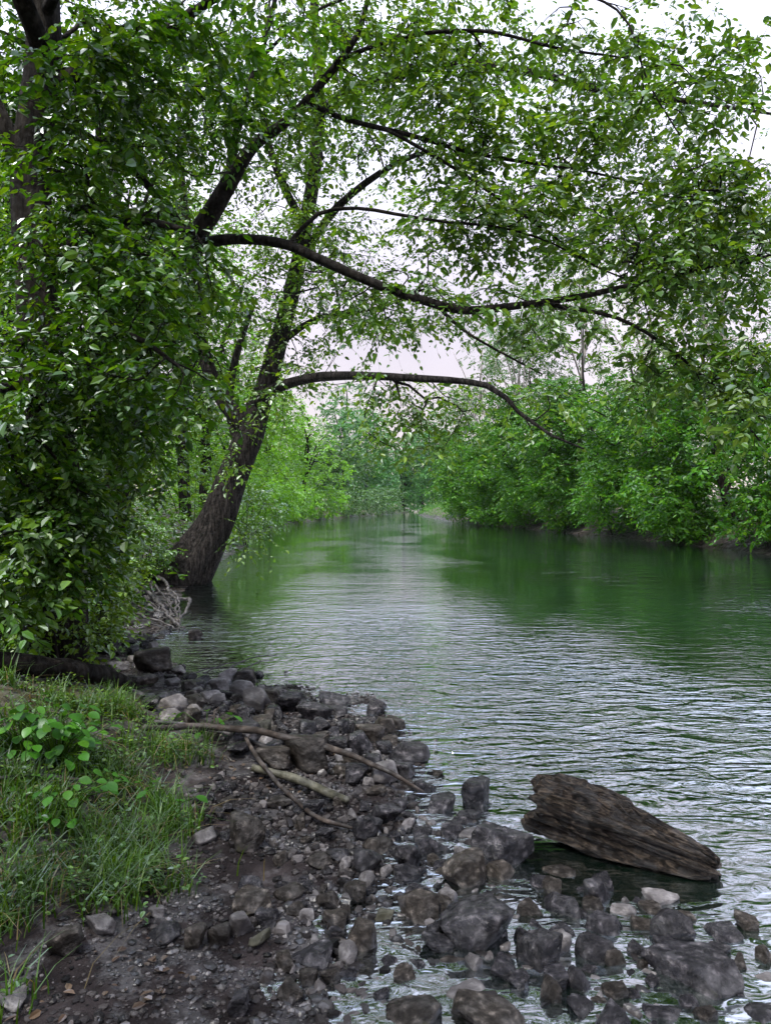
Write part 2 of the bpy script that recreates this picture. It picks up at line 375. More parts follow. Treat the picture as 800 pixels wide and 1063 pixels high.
nt.links.new(syw.outputs[1], nr.inputs[0])   # riffles die away from the stony shallows
hgt = math_('ADD', math_('MULTIPLY', n_a.outputs[0], .32), math_('MULTIPLY', nr.outputs[0], math_('ADD', math_('MULTIPLY', n_b.outputs[0], 1.0), math_('MULTIPLY', n_c.outputs[0], .38))))
bp = nt.nodes.new('ShaderNodeBump'); bp.inputs['Distance'].default_value = .10
nt.links.new(am.outputs[0], bp.inputs['Strength']); nt.links.new(hgt, bp.inputs['Height'])
nt.links.new(bp.outputs[0], gl.inputs['Normal']); nt.links.new(bp.outputs[0], lw.inputs['Normal'])
fm = nt.nodes.new('ShaderNodeMath'); fm.operation = 'MULTIPLY'; fm.use_clamp = True; fm.inputs[1].default_value = 1.4; nt.links.new(lw.outputs[0], fm.inputs[0])
mw = nt.nodes.new('ShaderNodeMixShader'); nt.links.new(fm.outputs[0], mw.inputs[0]); nt.links.new(mb.outputs[0], mw.inputs[1]); nt.links.new(gl.outputs[0], mw.inputs[2])
nt.links.new(mw.outputs[0], out.inputs[0])
M_water = m
wx = graded(-60, 200, -6, 8, .12, 1.12); wy = graded(-40, 890, 1.0, 12, .12, 1.05)
WX, WY = np.meshgrid(wx, wy); wi = np.arange(WX.size).reshape(WX.shape)
q = np.stack([wi[:-1, :-1], wi[:-1, 1:], wi[1:, 1:], wi[1:, :-1]], -1).reshape(-1, 4)
river = mesh('river_water', np.stack([WX.ravel(), WY.ravel(), 0*WX.ravel()], -1), [q], M_water, smooth=True)
tag(river, kind='structure')
dep = -terrain(WX, WY).ravel(); sh = np.clip(1-dep/.35, 0, 1)**1.5
river.data.attributes.new('shallow', 'FLOAT', 'POINT').data.foreach_set('value', sh.astype(np.float32))

# ------------------------------------------------------------------ leaves and growth
def leaves_mesh(base, d, n, size, detail=True):
    """base, direction, normal (N,3), size (N,) -> verts, faces"""
    d = norm(d); n = norm(n-d*np.sum(n*d, -1, keepdims=True)); s = np.cross(d, n)
    if detail:
        loc = np.array([[0, 0, 0], [.24, -.27, .07], [.66, -.24, .04], [1, 0, -.12], [.66, .24, .04], [.24, .27, .07]])
        f = np.array([[0, 1, 2, 3], [0, 3, 4, 5]])
    else:
        loc = np.array([[0, 0, 0], [.45, -.26, .05], [1, 0, -.05], [.45, .26, .05]]); f = np.array([[0, 1, 2, 3]])
    k = len(loc)
    V = base[:, None]+size[:, None, None]*(loc[None, :, :1]*d[:, None]+loc[None, :, 1:2]*s[:, None]+loc[None, :, 2:]*n[:, None])
    F_ = f[None]+(np.arange(len(base))*k)[:, None, None]
    return V.reshape(-1, 3), F_.reshape(-1, 4)
def sprays(pos, dr, rng, K, L, nl, size, droop=.35, flat=.45, tubes=False, spread=.8, tilt=.6):
    Np = len(pos)
    d = norm(dr)[:, None]*.55+rng.normal(size=(Np, K, 3))*spread; d[..., 2] *= flat; d[..., 2] -= droop*.4; d = norm(d)
    Ls = L*rng.uniform(.5, 1.25, (Np, K, 1))
    t = (np.arange(nl)+.7)/nl
    t = t[None, None, :, None]
    s0 = pos[:, None]+rng.normal(size=(Np, K, 3))*L*.08
    pt = s0[:, :, None]+d[:, :, None]*Ls[:, :, None]*t+np.array([0, 0, -1.])*droop*Ls[:, :, None]*t**2
    side = norm(np.cross(d, [0, 0, 1.]))[:, :, None]*np.where(np.arange(nl) % 2, 1, -1)[None, None, :, None]
    ld_ = d[:, :, None]*.8+side*.85+rng.normal(size=pt.shape)*.28+np.array([0, 0, -.35])
    ln = np.array([0, 0, 1.])+rng.normal(size=pt.shape)*tilt
    sz = size*rng.uniform(.35, 1.25, pt.shape[:3])*rng.uniform(.65, 1.2, (Np, K, 1))*(1-.25*np.abs(t[..., 0]-.6))
    keep = rng.random(pt.shape[:3]).ravel() > .08
    tw = None
    if tubes:
        tt = np.array([0, .5, 1.])[None, None, :, None]
        tw = (s0[:, :, None]+d[:, :, None]*Ls[:, :, None]*tt+np.array([0, 0, -1.])*droop*Ls[:, :, None]*tt**2).reshape(-1, 3, 3)
    return pt.reshape(-1, 3)[keep], ld_.reshape(-1, 3)[keep], ln.reshape(-1, 3)[keep], sz.ravel()[keep], tw
def twig_mesh(tw, r0):
    """tw (M,3,3) -> thin three sided tapering twigs"""
    M_ = len(tw); T = norm(tw[:, 2]-tw[:, 0]); n = norm(np.cross(T, [0.1, .2, 1.])); b_ = np.cross(T, n)
    a = np.array([0, 2.094, 4.188]); r = np.array([1, .7, .25])*r0
    off = np.cos(a)[None, :, None]*n[:, None]+np.sin(a)[None, :, None]*b_[:, None]
    V = tw[:, :, None]+off[:, None]*r[None, :, None, None]
    i = np.arange(9).reshape(3, 3); f = []
    for k in range(2):
        for j in range(3): f.append([i[k, j], i[k, (j+1) % 3], i[k+1, (j+1) % 3], i[k+1, j]])
    F_ = np.array(f)[None]+(np.arange(M_)*9)[:, None, None]
    return V.reshape(-1, 3), F_.reshape(-1, 4)
def grow(limbs, attr, rng, step=.25, rt=.004, expo=.5):
    """limbs: list of (K,4) x,y,z,r catmull ready; attr (N,3). Returns chains and spray ends"""
    pos, par, rman, chains = [], [], [], []
    for li, L in enumerate(limbs):
        c = catmull(np.asarray(L, float), step)
        prev = -1
        if li and pos:
            dd = np.linalg.norm(np.array(pos)-c[0, :3], axis=1); prev = int(dd.argmin())
        ch = [prev] if prev >= 0 else []
        for k, p in enumerate(c):
            pos.append(p[:3]); par.append(prev); rman.append(max(p[3], .002)); prev = len(pos)-1; ch.append(prev)
        chains.append((ch, True))
    nman = len(pos)
    cap = nman+len(attr)*14+10
    PA = np.zeros((cap, 3)); PA[:nman] = pos; DA = np.zeros((cap, 3)); n = nman
    for i in range(nman):
        DA[i] = PA[i]-PA[par[i]] if par[i] >= 0 else [0, 0, 1]
    DA[:nman] = norm(DA[:nman])
    ends, edirs = [], []
    if len(attr):
        sub = PA[:nman][::2]
        dm = np.min(np.linalg.norm(attr[:, None]-sub[None], axis=2), axis=1)
        for ai in np.argsort(dm):
            a = attr[ai]; v = a-PA[:n]; dist = np.linalg.norm(v, axis=1)+1e-6
            cs = np.sum(v*DA[:n], axis=1)/dist
            k = int(np.argmin(dist*(1.35-.55*cs)))
            dk = dist[k]; c1 = PA[k]+DA[k]*dk*.38+np.array([0, 0, .06*dk])
            ns = int(min(12, max(2, math.ceil(dk/step)))); ch = [k]; prev = k
            for s in range(1, ns+1):
                t = s/ns; p = (1-t)**2*PA[k]+2*t*(1-t)*c1+t*t*a
                if s < ns: p = p+rng.normal(size=3)*.05*min(dk, 1.0)
                PA[n] = p; DA[n] = (p-PA[prev])/max(np.linalg.norm(p-PA[prev]), 1e-6); par.append(prev); rman.append(0); prev = n; ch.append(n); n += 1
            chains.append((ch, False)); ends.append(a); edirs.append(DA[prev])
    cnt = np.zeros(n)
    for ch, man in chains:
        if not man: cnt[ch[-1]] += 1
    for i in range(n-1, -1, -1):
        if par[i] >= 0: cnt[par[i]] += cnt[i]
    rad = rt*np.maximum(cnt, 1)**expo
    for i in range(n):
        if rman[i] > 0: rad[i] = rman[i]
    for i in range(nman, n): rad[i] = min(rad[i], rad[par[i]]*.92)
    return PA[:n], rad, chains, np.array(ends).reshape(-1, 3), np.array(edirs).reshape(-1, 3)
def ell(c, r, n, rng, hollow=.35):
    d = norm(rng.normal(size=(n, 3))); u = (hollow+(1-hollow)*rng.random((n, 1)))**(1/2.2)
    return np.asarray(c)+d*u*np.asarray(r)
def regions(regs, rng, clump_f=1.3, thr=-.22, mul=1.0):
    """(px,py,depth, rx_px, ry_px, rdepth_m, n)"""
    out = []
    for px, py, d, rx, ry, rd, n in regs:
        out.append(ell(P(px, py, d), (rx/F*d, rd, ry/F*d), int(n*mul), rng, .0))
    A_ = np.concatenate(out); sd_ = int(rng.integers(1000))
    return A_[vnoise(A_*clump_f, sd_)+.35*vnoise(A_*clump_f*2.7, sd_+1)+rng.normal(size=len(A_))*.12 > thr]
def make_tree(label, cat, limbs, attr, seed, leafmat, barkmat, size, K=4, L=.4, nl=7, droop=.35, flat=.45, step=.25, rt=.004,
              group=None, detail=True, tubes=True, trunk_n=1, flare=None, name='tree', rough=.12, spread=.8, sides=14, zmin=None):
    rng = np.random.default_rng(seed)
    base = np.asarray(limbs[0][0][:3], float)
    root = empty(name, base); tag(root, label, cat, group)
    PA, rad, chains, ends, ed = grow(limbs, attr, rng, step, rt)
    T = Tubes(); B_ = Tubes()
    for i, (ch, man) in enumerate(chains):
        r = rad[ch].copy()
        if len(ch) > 1 and (not man or i >= trunk_n): r[0] = min(r[0], r[1]*1.15)
        if man and i < trunk_n: T.add(PA[ch], r, sides*2 if flare else sides, rough, seed+i, flare)
        else:
            if not man: r = r*np.linspace(1, .8, len(r))
            B_.add(PA[ch], r, (10 if r.max() > .03 else 6) if man else (4 if r.max() < .02 else 6), .08 if man else 0, seed+i)
    T.build('trunk', barkmat, root)
    pt, ld_, ln, sz, tw = sprays(ends, ed, rng, K, L, nl, size, droop, flat, tubes, spread, .6 if detail else 1.1)
    if zmin is not None:
        k = pt[:, 2] > zmin; pt, ld_, ln, sz = pt[k], ld_[k], ln[k], sz[k]
    if B_.n:
        if tw is not None:
            V, q = twig_mesh(tw, rt*.55); B_.V.append(V); B_.Q.append(q+B_.n); B_.n += len(V)
        B_.build('branches', barkmat, root)
    V, q = leaves_mesh(pt, ld_, ln, sz, detail)
    mesh('crown', V, [q], leafmat, root)
    return root
def limb(*pts):   # (px,py,depth,r)
    return np.array([[*P(a, b_, c), r] for a, b_, c, r in pts])

# ------------------------------------------------------------------ the leaning sycamore
rng = np.random.default_rng(3)
gA = terrain(np.array([-4.15]), np.array([15.4]))[0]
trunkA = limb((176, 618, 15.3, .50), (196, 590, 15.3, .42), (221, 550, 15.4, .34), (240, 500, 15.5, .30), (260, 450, 15.7, .29), (270, 418, 15.8, .24), (288, 360, 16, .20), (310, 270, 16.3, .17), (326, 180, 16.6, .15), (331, 90, 17, .13), (326, 0, 17.3, .10), (330, -110, 17.5, .07))
trunkA[0, 2] = -.15
def flareA(a, n):
    h = np.arange(n)[:, None]; k = np.exp(-h/3.2)
    return 1+k*(.35+.45*np.maximum(np.sin(a*3+.8), 0)[None]+.3*np.maximum(np.cos(a*5), 0)[None])
limbsA = [trunkA,
    limb((256, 445, 15.7, .20), (226, 405, 15.9, .17), (208, 350, 16.2, .14), (203, 280, 16.5, .11), (190, 200, 16.8, .08), (185, 90, 17, .05)),
    limb((262, 428, 15.8, .14), (278, 408, 15.3, .115), (310, 395, 14.5, .10), (350, 390, 13.5, .085), (420, 392, 12, .062), (505, 400, 11, .045), (538, 428, 10.8, .032), (572, 452, 10.6, .022), (606, 466, 10.5, .012)),
    limb((330, 120, 16.8, .13), (390, 82, 15.5, .11), (470, 66, 14, .09), (560, 76, 13, .075), (620, 92, 12.5, .062), (720, 106, 12, .04), (800, 118, 11.6, .02)),
    limb((312, 270, 16.3, .1), (350, 215, 15.5, .08), (410, 170, 14.6, .055), (470, 150, 14, .03)),
    limb((470, 150, 14, .03), (540, 170, 13.6, .028), (620, 195, 13, .022), (700, 220, 12.6, .014)),
    limb((318, 240, 16.3, .1), (285, 170, 16.4, .08), (270, 90, 16.6, .05), (280, 0, 17, .03)),
    limb((250, 470, 15.6, .12), (238, 420, 16, .10), (245, 370, 16.4, .08), (262, 320, 16.9, .05)),
    limb((285, 360, 16, .08), (330, 330, 15.4, .06), (390, 320, 14.8, .035), (440, 300, 14.3, .02)),
]
attrA = regions([(300, 80, 16.5, 130, 130, 2.2, 150), (290, 260, 16, 90, 90, 1.6, 70), (215, 330, 16.2, 70, 80, 1.5, 60), (360, 300, 15, 70, 50, 1.5, 26),
                 (400, 400, 12.6, 120, 22, .8, 22), (540, 425, 10.8, 60, 30, .5, 8), (620, 90, 12.7, 180, 50, 1.2, 80), (430, 140, 14.5, 90, 60, 1.4, 34), (300, 370, 15.8, 50, 40, 1, 20), (460, 30, 14.5, 120, 60, 1.5, 60),
                 (250, 560, 15.3, 30, 30, .6, 5), (320, 250, 14.8, 60, 120, .8, 70), (285, 400, 14.8, 40, 40, .5, 16), (245, 470, 14.8, 14, 40, .3, 7), (440, 240, 14, 120, 110, 1.5, 80), (420, 90, 14.5, 110, 90, 1.6, 80), (400, 330, 14, 90, 50, 1, 44), (210, 110, 15.5, 120, 110, 1.5, 110), (440, 430, 12.3, 70, 55, .8, 34), (560, 200, 13.5, 120, 110, 1.2, 90), (700, 200, 12.5, 120, 130, 1.2, 90)], rng, 1.3, -.3, 1.25)
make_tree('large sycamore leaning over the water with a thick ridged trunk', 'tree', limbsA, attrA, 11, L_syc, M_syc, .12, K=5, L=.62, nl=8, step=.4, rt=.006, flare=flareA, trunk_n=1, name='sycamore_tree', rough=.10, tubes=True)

# ------------------------------------------------------------------ arching tree whose limbs cross the frame
rng = np.random.default_rng(4)
gz = terrain(np.array([-3.35]), np.array([8.6]))[0]
trC = limb((100, 700, 8.6, .24), (112, 560, 8.5, .20), (130, 440, 8.3, .165), (150, 345, 8.1, .14), (166, 300, 8, .125), (188, 266, 7.9, .115), (215, 228, 7.8, .10), (240, 186, 7.7, .085), (264, 150, 7.6, .06), (300, 124, 7.4, .048), (335, 84, 7.3, .04), (370, 38, 7.2, .03), (388, -30, 7.1, .018))
trC[0, 2] = gz-.1
limbsC = [trC,
    limb((190, 262, 7.9, .08), (230, 249, 7.5, .055), (290, 252, 7.2, .050), (340, 273, 7, .047), (400, 299, 6.8, .043), (440, 312, 6.7, .041), (480, 322, 6.6, .040), (530, 318, 6.5, .035), (600, 308, 6.4, .028), (680, 290, 6.3, .021), (740, 276, 6.2, .016), (830, 260, 6.1, .01)),
    limb((238, 190, 7.7, .06), (243, 150, 7.7, .045), (256, 100, 7.6, .038), (278, 30, 7.5, .028), (292, -30, 7.4, .018)),
    limb((322, 108, 7.4, .028), (360, 124, 7.3, .026), (425, 140, 7.1, .022), (480, 156, 7, .019), (530, 166, 6.9, .016), (600, 176, 6.8, .012), (670, 192, 6.7, .008)),
    limb((400, 134, 7.1, .018), (430, 150, 7, .017), (480, 180, 6.9, .015), (520, 208, 6.8, .014), (570, 242, 6.7, .011), (612, 273, 6.6, .009), (655, 292, 6.5, .007)),
    limb((300, 253, 7.2, .026), (330, 222, 7.1, .022), (370, 216, 7, .019), (410, 222, 6.9, .017), (460, 230, 6.8, .015), (520, 236, 6.7, .012), (572, 252, 6.6, .010), (612, 274, 6.6, .007)),
    limb((560, 315, 6.5, .02), (640, 330, 6.3, .016), (700, 366, 6.1, .013), (750, 412, 5.9, .010), (790, 460, 5.8, .007)),
    limb((452, 316, 6.7, .02), (480, 342, 6.5, .014), (520, 366, 6.4, .011), (562, 388, 6.3, .007)),
    limb((350, 62, 7.2, .024), (420, 38, 7, .02), (500, 32, 6.8, .016), (580, 50, 6.6, .013), (650, 60, 6.5, .008)),
    limb((600, 308, 6.4, .02), (660, 262, 6.3, .017), (720, 215, 6.2, .014), (770, 160, 6.1, .01), (790, 110, 6.0, .007)),
    limb((270, 60, 7.5, .02), (330, 10, 7.2, .016), (430, -20, 6.9, .014), (540, -20, 6.6, .012), (640, 10, 6.3, .010), (672, 85, 6.2, .008), (705, 140, 6.1, .006)),
    limb((200, 250, 7.8, .05), (160, 200, 7.4, .04), (120, 160, 7, .03), (60, 120, 6.6, .02)),
    limb((150, 350, 8.1, .05), (180, 330, 7.5, .035), (210, 350, 6.9, .022), (225, 400, 6.5, .012)),
]
attrC = regions([(140, 140, 7.3, 130, 130, 1.1, 120), (190, 330, 7.2, 70, 110, .9, 75), (300, 90, 7.4, 110, 90, 1, 55), (440, 40, 7, 150, 55, .9, 78),
                 (500, 130, 6.9, 90, 60, .7, 56), (540, 225, 6.7, 110, 45, .6, 60), (740, 60, 6.4, 60, 60, .6, 26), (690, 260, 6.3, 120, 85, .8, 118), (640, 130, 6.5, 130, 80, .8, 78), (430, 310, 6.7, 120, 30, .4, 18),
                 (710, 390, 6.0, 75, 55, .5, 44), (775, 400, 5.6, 35, 70, .3, 30), (560, 330, 6.4, 70, 40, .4, 14), (750, 170, 6.1, 60, 90, .6, 60), (640, 20, 6.5, 110, 40, .8, 26), (118, 500, 7.7, 60, 60, .35, 54), (150, 420, 7.6, 50, 60, .4, 34), (110, 590, 7.9, 40, 40, .3, 16)], rng, 1.3, -.34, 1.4)
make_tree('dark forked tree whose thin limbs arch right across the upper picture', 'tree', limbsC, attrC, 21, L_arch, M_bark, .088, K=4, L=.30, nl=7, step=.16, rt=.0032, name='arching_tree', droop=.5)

# ------------------------------------------------------------------ near dark trunk on the left
rng = np.random.default_rng(5)
gz = terrain(np.array([-2.65]), np.array([6.0]))[0]
trB = limb((58, 700, 6, .26), (56, 560, 6, .22), (52, 470, 6, .20), (40, 330, 6, .17), (32, 180, 6, .15), (46, 60, 5.9, .135), (44, -60, 5.8, .11), (60, -200, 5.7, .07))
trB[0, 2] = gz-.1
limbsB = [trB,
    limb((34, 200, 6, .09), (0, 120, 5.9, .07), (-40, 40, 5.8, .04)),
    limb((44, 100, 5.9, .07), (100, 66, 5.8, .06), (160, 40, 5.7, .05), (220, 0, 5.5, .03), (300, -40, 5.2, .018)),
    limb((42, 300, 6, .06), (80, 250, 5.7, .045), (140, 230, 5.4, .03), (200, 240, 5.1, .018)),
    limb((50, 400, 6, .05), (90, 350, 5.5, .035), (140, 350, 5.1, .022), (185, 380, 4.8, .012)),
    limb((50, 440, 6, .05), (20, 400, 5.3, .035), (-20, 420, 4.8, .02)),
    limb((44, 20, 5.9, .05), (90, -60, 5, .035), (200, -120, 4.2, .02)),
    np.array([[-2.7, 5.8, 5.2, .08], [-2.6, 4, 6.0, .06], [-2.2, 1.5, 6.3, .04], [-1.6, -1, 6.4, .025], [-.6, -3, 6.2, .015]]),  # unseen limb over the camera, added to carry the shading leaves
]
attrB = regions([(70, 60, 6.6, 120, 90, .5, 70), (110, 90, 5.4, 90, 90, .5, 40), (70, 220, 5.3, 100, 80, .7, 80), (150, 300, 5.2, 80, 90, .6, 60), (70, 380, 5.2, 90, 70, .7, 60), (10, 450, 5.2, 60, 40, .5, 24),
                 (250, 10, 5.4, 110, 30, .6, 20), (170, 400, 4.9, 50, 40, .4, 14), (130, 430, 5.8, 60, 60, .5, 34), (10, 500, 5.4, 50, 36, .4, 18), (100, -120, 4.8, 200, 100, 1.2, 50), (120, 350, 6.6, 110, 110, .3, 60), (60, 200, 6.6, 100, 120, .3, 60), (40, 420, 5.6, 60, 60, .4, 30), (25, 540, 5.3, 70, 36, .35, 40), (80, 556, 5.25, 32, 50, .2, 30), (66, 500, 5.3, 30, 30, .2, 18), (150, 50, 5.3, 90, 50, .4, 40), (200, 110, 6.8, 110, 110, .5, 70)], rng, 1.3, -.36)
attrB = np.concatenate([attrB, ell((-1.6, -.6, 6.0), (3.4, 4.0, .8), 420, rng, 0), ell((.6, -2.6, 5.6), (2.6, 2.2, .7), 170, rng, 0)])  # unseen crown extension above and behind the camera, added to darken the foreground
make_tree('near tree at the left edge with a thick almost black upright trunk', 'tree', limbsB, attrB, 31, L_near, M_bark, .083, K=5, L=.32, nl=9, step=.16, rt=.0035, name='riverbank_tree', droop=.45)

# ------------------------------------------------------------------ generic trees behind
def auto_tree(label, x, y, H, rx, rz, cz, seed, leafmat, barkmat, n, size, K=4, L=.7, nl=7, lean=(0, 0), group=None, lobes=9, r0=None, name='tree', z0=None, hollow=.35, detail=False, droop=.35, zmin=None, fork=4, lob=.42, rt=.008):
    rng = np.random.default_rng(seed)
    g0 = float(terrain(np.array([x]), np.array([y]))[0])
    r0 = r0 or H*.016
    bx = np.array([x, y, g0-.2]); top = np.array([x+lean[0], y+lean[1], g0+H*.9])
    tr_ = []
    for k in range(6):
        t = k/5; p = bx+(top-bx)*t; p[:2] += rng.normal(size=2)*H*.012*(k > 0); tr_.append([*p, r0*(1-t)**.8+.015])
    tr_ = np.array(tr_)
    cc = np.array([x+lean[0]*.7, y+lean[1]*.7, g0+cz])
    lims = [tr_]
    for k in range(fork):
        t = rng.uniform(.2, .6); s = bx+(top-bx)*t; a = rng.uniform(0, 6.28)
        e = cc+np.array([math.cos(a)*rx*.6, math.sin(a)*rx*.6, rng.uniform(-.2, .5)*rz]); mid = (s+e)/2+np.array([0, 0, .08*H])
        lims.append(np.array([[*s, r0*(1-t)*.55], [*mid, r0*.3], [*e, .02]]))
    pts = []
    per = n//lobes
    for k in range(lobes):
        d = norm(rng.normal(size=3)); c = cc+d*np.array([rx, rx, rz])*rng.uniform(.35, .78)
        s = rng.uniform(.75, 1.25)*lob
        pts.append(ell(c, (rx*s, rx*s, rz*s*.8), per, rng, hollow))
    A_ = np.concatenate(pts)
    if zmin is not None: A_ = A_[A_[:, 2] > zmin]
    A_ = A_[vnoise(A_*.55, seed)+.4*vnoise(A_*1.5, seed+1)+rng.normal(size=len(A_))*.08 > -.30]
    return make_tree(label, 'tree', lims, A_, seed, leafmat, barkmat, size, K=K, L=L, nl=nl, step=.6, rt=rt, group=group, detail=detail, tubes=False, name=name, droop=droop, zmin=zmin, sides=9)

GW = 'trees of the wood on the left bank'
auto_tree('slender tree in the wood just left of the leaning sycamore', -6.6, 17.5, 13, 3.0, 6.0, 7.5, 101, L_back, M_bark, 420, .17, group=GW, r0=.16)
auto_tree('leafy tree in the wood farthest left behind the near black trunk', -11, 19, 15, 4.4, 7.5, 7.5, 102, L_back, M_bark, 620, .18, group=GW, lobes=14)
auto_tree('tall tree in the wood behind the fork of the arching tree', -9.3, 25, 19, 4.6, 9.5, 10, 103, L_back, M_bark, 620, .20, group=GW, lobes=14)
auto_tree('yellow green tree showing between the sycamore and the dark wood', -8.9, 33, 17, 4.2, 8.5, 9, 104, L_lime, M_bark, 560, .22, group=GW, lobes=13)
auto_tree('deep shaded tree low at the left edge of the wood', -8.0, 12.5, 9, 2.8, 4.4, 4.6, 105, L_back, M_bark, 420, .15, group=GW, r0=.14)
auto_tree('tallest tree of the wood reaching the top left corner', -14.5, 28, 24, 6.0, 12, 13, 106, L_back, M_bark, 640, .22, group=GW, lobes=14)
auto_tree('broad tree of the wood rising directly behind the sycamore trunk', -10.8, 44, 22, 5.0, 10, 12, 107, L_syc, M_bark, 560, .26, group=GW, lobes=14)

GL = 'bright trees along the far left bank'
auto_tree('bright lime tree hanging over the water right of the sycamore', -9.4, 46, 13, 4.2, 6.8, 5.4, 111, L_lime, M_bark, 700, .24, group=GL, zmin=.3, lobes=16)
auto_tree('rounded yellow green tree second along the far left bank', -9.6, 60, 14, 4.8, 7.2, 5.6, 112, L_lime, M_bark, 700, .27, group=GL, zmin=.3, lobes=16)
auto_tree('green tree third along the far left bank', -8.6, 78, 14, 5.2, 7.4, 5.6, 113, L_lime, M_bark, 620, .31, group=GL, zmin=.3, lobes=16)
auto_tree('pale green tree where the left bank turns away', -6.0, 102, 14, 5.6, 7.6, 5.8, 114, L_tall, M_bark, 560, .38, group=GL, zmin=.3, lobes=16)
auto_tree('tall feathery tree behind the bright lime tree', -14, 70, 24, 6, 10, 13, 115, L_tall, M_bark, 460, .32, group=GL)

GF = 'hazy trees closing the bend of the river'
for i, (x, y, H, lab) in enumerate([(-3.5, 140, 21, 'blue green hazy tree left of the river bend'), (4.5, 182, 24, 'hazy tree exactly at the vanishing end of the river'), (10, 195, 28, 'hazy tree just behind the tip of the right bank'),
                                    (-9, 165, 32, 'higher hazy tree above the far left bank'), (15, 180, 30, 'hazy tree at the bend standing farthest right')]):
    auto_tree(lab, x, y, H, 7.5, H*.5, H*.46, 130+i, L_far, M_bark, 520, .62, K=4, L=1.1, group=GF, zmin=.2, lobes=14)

GR = 'dense dark green trees overhanging the right bank'
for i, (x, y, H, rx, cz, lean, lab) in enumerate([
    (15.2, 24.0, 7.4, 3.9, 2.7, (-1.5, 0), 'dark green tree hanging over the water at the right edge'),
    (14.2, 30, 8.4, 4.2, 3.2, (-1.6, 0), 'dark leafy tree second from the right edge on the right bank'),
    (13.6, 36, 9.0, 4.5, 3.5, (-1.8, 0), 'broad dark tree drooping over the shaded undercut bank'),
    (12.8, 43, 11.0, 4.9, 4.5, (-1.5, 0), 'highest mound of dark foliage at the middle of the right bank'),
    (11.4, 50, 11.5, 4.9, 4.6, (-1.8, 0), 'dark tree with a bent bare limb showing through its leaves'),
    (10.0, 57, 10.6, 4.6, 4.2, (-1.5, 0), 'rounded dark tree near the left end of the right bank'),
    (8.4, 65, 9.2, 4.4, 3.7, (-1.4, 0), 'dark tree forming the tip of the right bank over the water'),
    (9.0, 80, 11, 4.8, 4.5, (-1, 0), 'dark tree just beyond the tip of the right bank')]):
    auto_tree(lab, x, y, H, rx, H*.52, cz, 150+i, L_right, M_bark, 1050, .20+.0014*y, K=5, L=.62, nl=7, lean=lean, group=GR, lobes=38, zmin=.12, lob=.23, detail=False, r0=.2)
GT = 'tall airy trees behind the right bank'
for i, (x, y, H, rx, mat, bk, lab) in enumerate([
    (21.5, 34, 17, 4.2, L_tall, M_pale, 'airy tree behind the right bank at the right edge'),
    (19.5, 43, 22, 5.2, L_tall, M_pale, 'airy pale trunked tree second from the right edge behind the bank'),
    (18.5, 52, 22, 5.0, L_back, M_pale, 'tall airy tree behind the broad drooping tree'),
    (16.0, 60, 24, 5.8, L_back, M_pale, 'airy tree rising above the highest dark mound'),
    (13.4, 72, 25, 6.0, L_tall, M_pale, 'airy grey green tree left of centre behind the right bank'),
    (12.0, 92, 26, 6.6, L_tall, M_pale, 'faint tree above the tip of the right bank'),
    (28, 48, 27, 6.0, L_tall, M_pale, 'tallest airy tree far back at the right edge')]):
    auto_tree(lab, x, y, H, rx, H*.46, H*.56, 170+i, mat, bk, (560, 380, 340, 520, 560, 420, 420)[i], .22+.0016*y, K=4, L=.9, group=GT, lobes=16, r0=.2, fork=6, lob=.32, name='tree', rt=.012)

def far_wood(name, label, x0, x1, y0, y1, test, n, size, mat, seed, hmax):
    """a wood that reads as one mass: leaf clumps from the ground up to an uneven canopy"""
    rng = np.random.default_rng(seed); x = rng.uniform(x0, x1, n); y = rng.uniform(y0, y1, n); z0 = terrain(x, y)
    k = test(x, y); x, y, z0 = x[k], y[k], z0[k]; n = len(x)
    top = hmax*(.72+.30*vnoise(np.stack([x*.16, y*.16, 0*x], -1), seed)+.12*vnoise(np.stack([x*.5, y*.5, 0*x], -1), seed+1))
    z = z0+top*rng.random(n)**.75
    c = np.stack([x, y, z], -1); per = 9
    p = np.repeat(c, per, 0)+rng.normal(size=(n*per, 3))*size*2.2
    V, q = leaves_mesh(p, rng.normal(size=p.shape), rng.normal(size=p.shape)*.9+np.array([0, 0, .6]), size*rng.uniform(.6, 1.3, len(p)), False)
    o = mesh(name, V, [q], mat); tag(o, label, 'wood', kind='stuff')
_sl = lambda x, y: np.where(x < np.interp(y, LA[:, 1], LA[:, 0]), polydist(x, y, LA), -1)
_sr = lambda x, y: np.where(x > np.interp(y, RA[:, 1], RA[:, 0]), polydist(x, y, RA), -1)
far_wood('wood', 'green wood massed behind the left bank trees', -60, -5, 20, 130, lambda x, y: (_sl(x, y) > 6) & (_sl(x, y) < 30), 9000, .36, L_back, 201, 10)
far_wood('wood', 'dark green wood massed behind the right bank trees', 8, 70, 24, 130, lambda x, y: (_sr(x, y) > 6) & (_sr(x, y) < 30), 9000, .36, L_tall, 202, 9)
far_wood('wood', 'hazy wood closing the valley beyond the bend', -60, 80, 190, 240, lambda x, y: x < 1e9, 7000, .9, L_far, 203, 17)

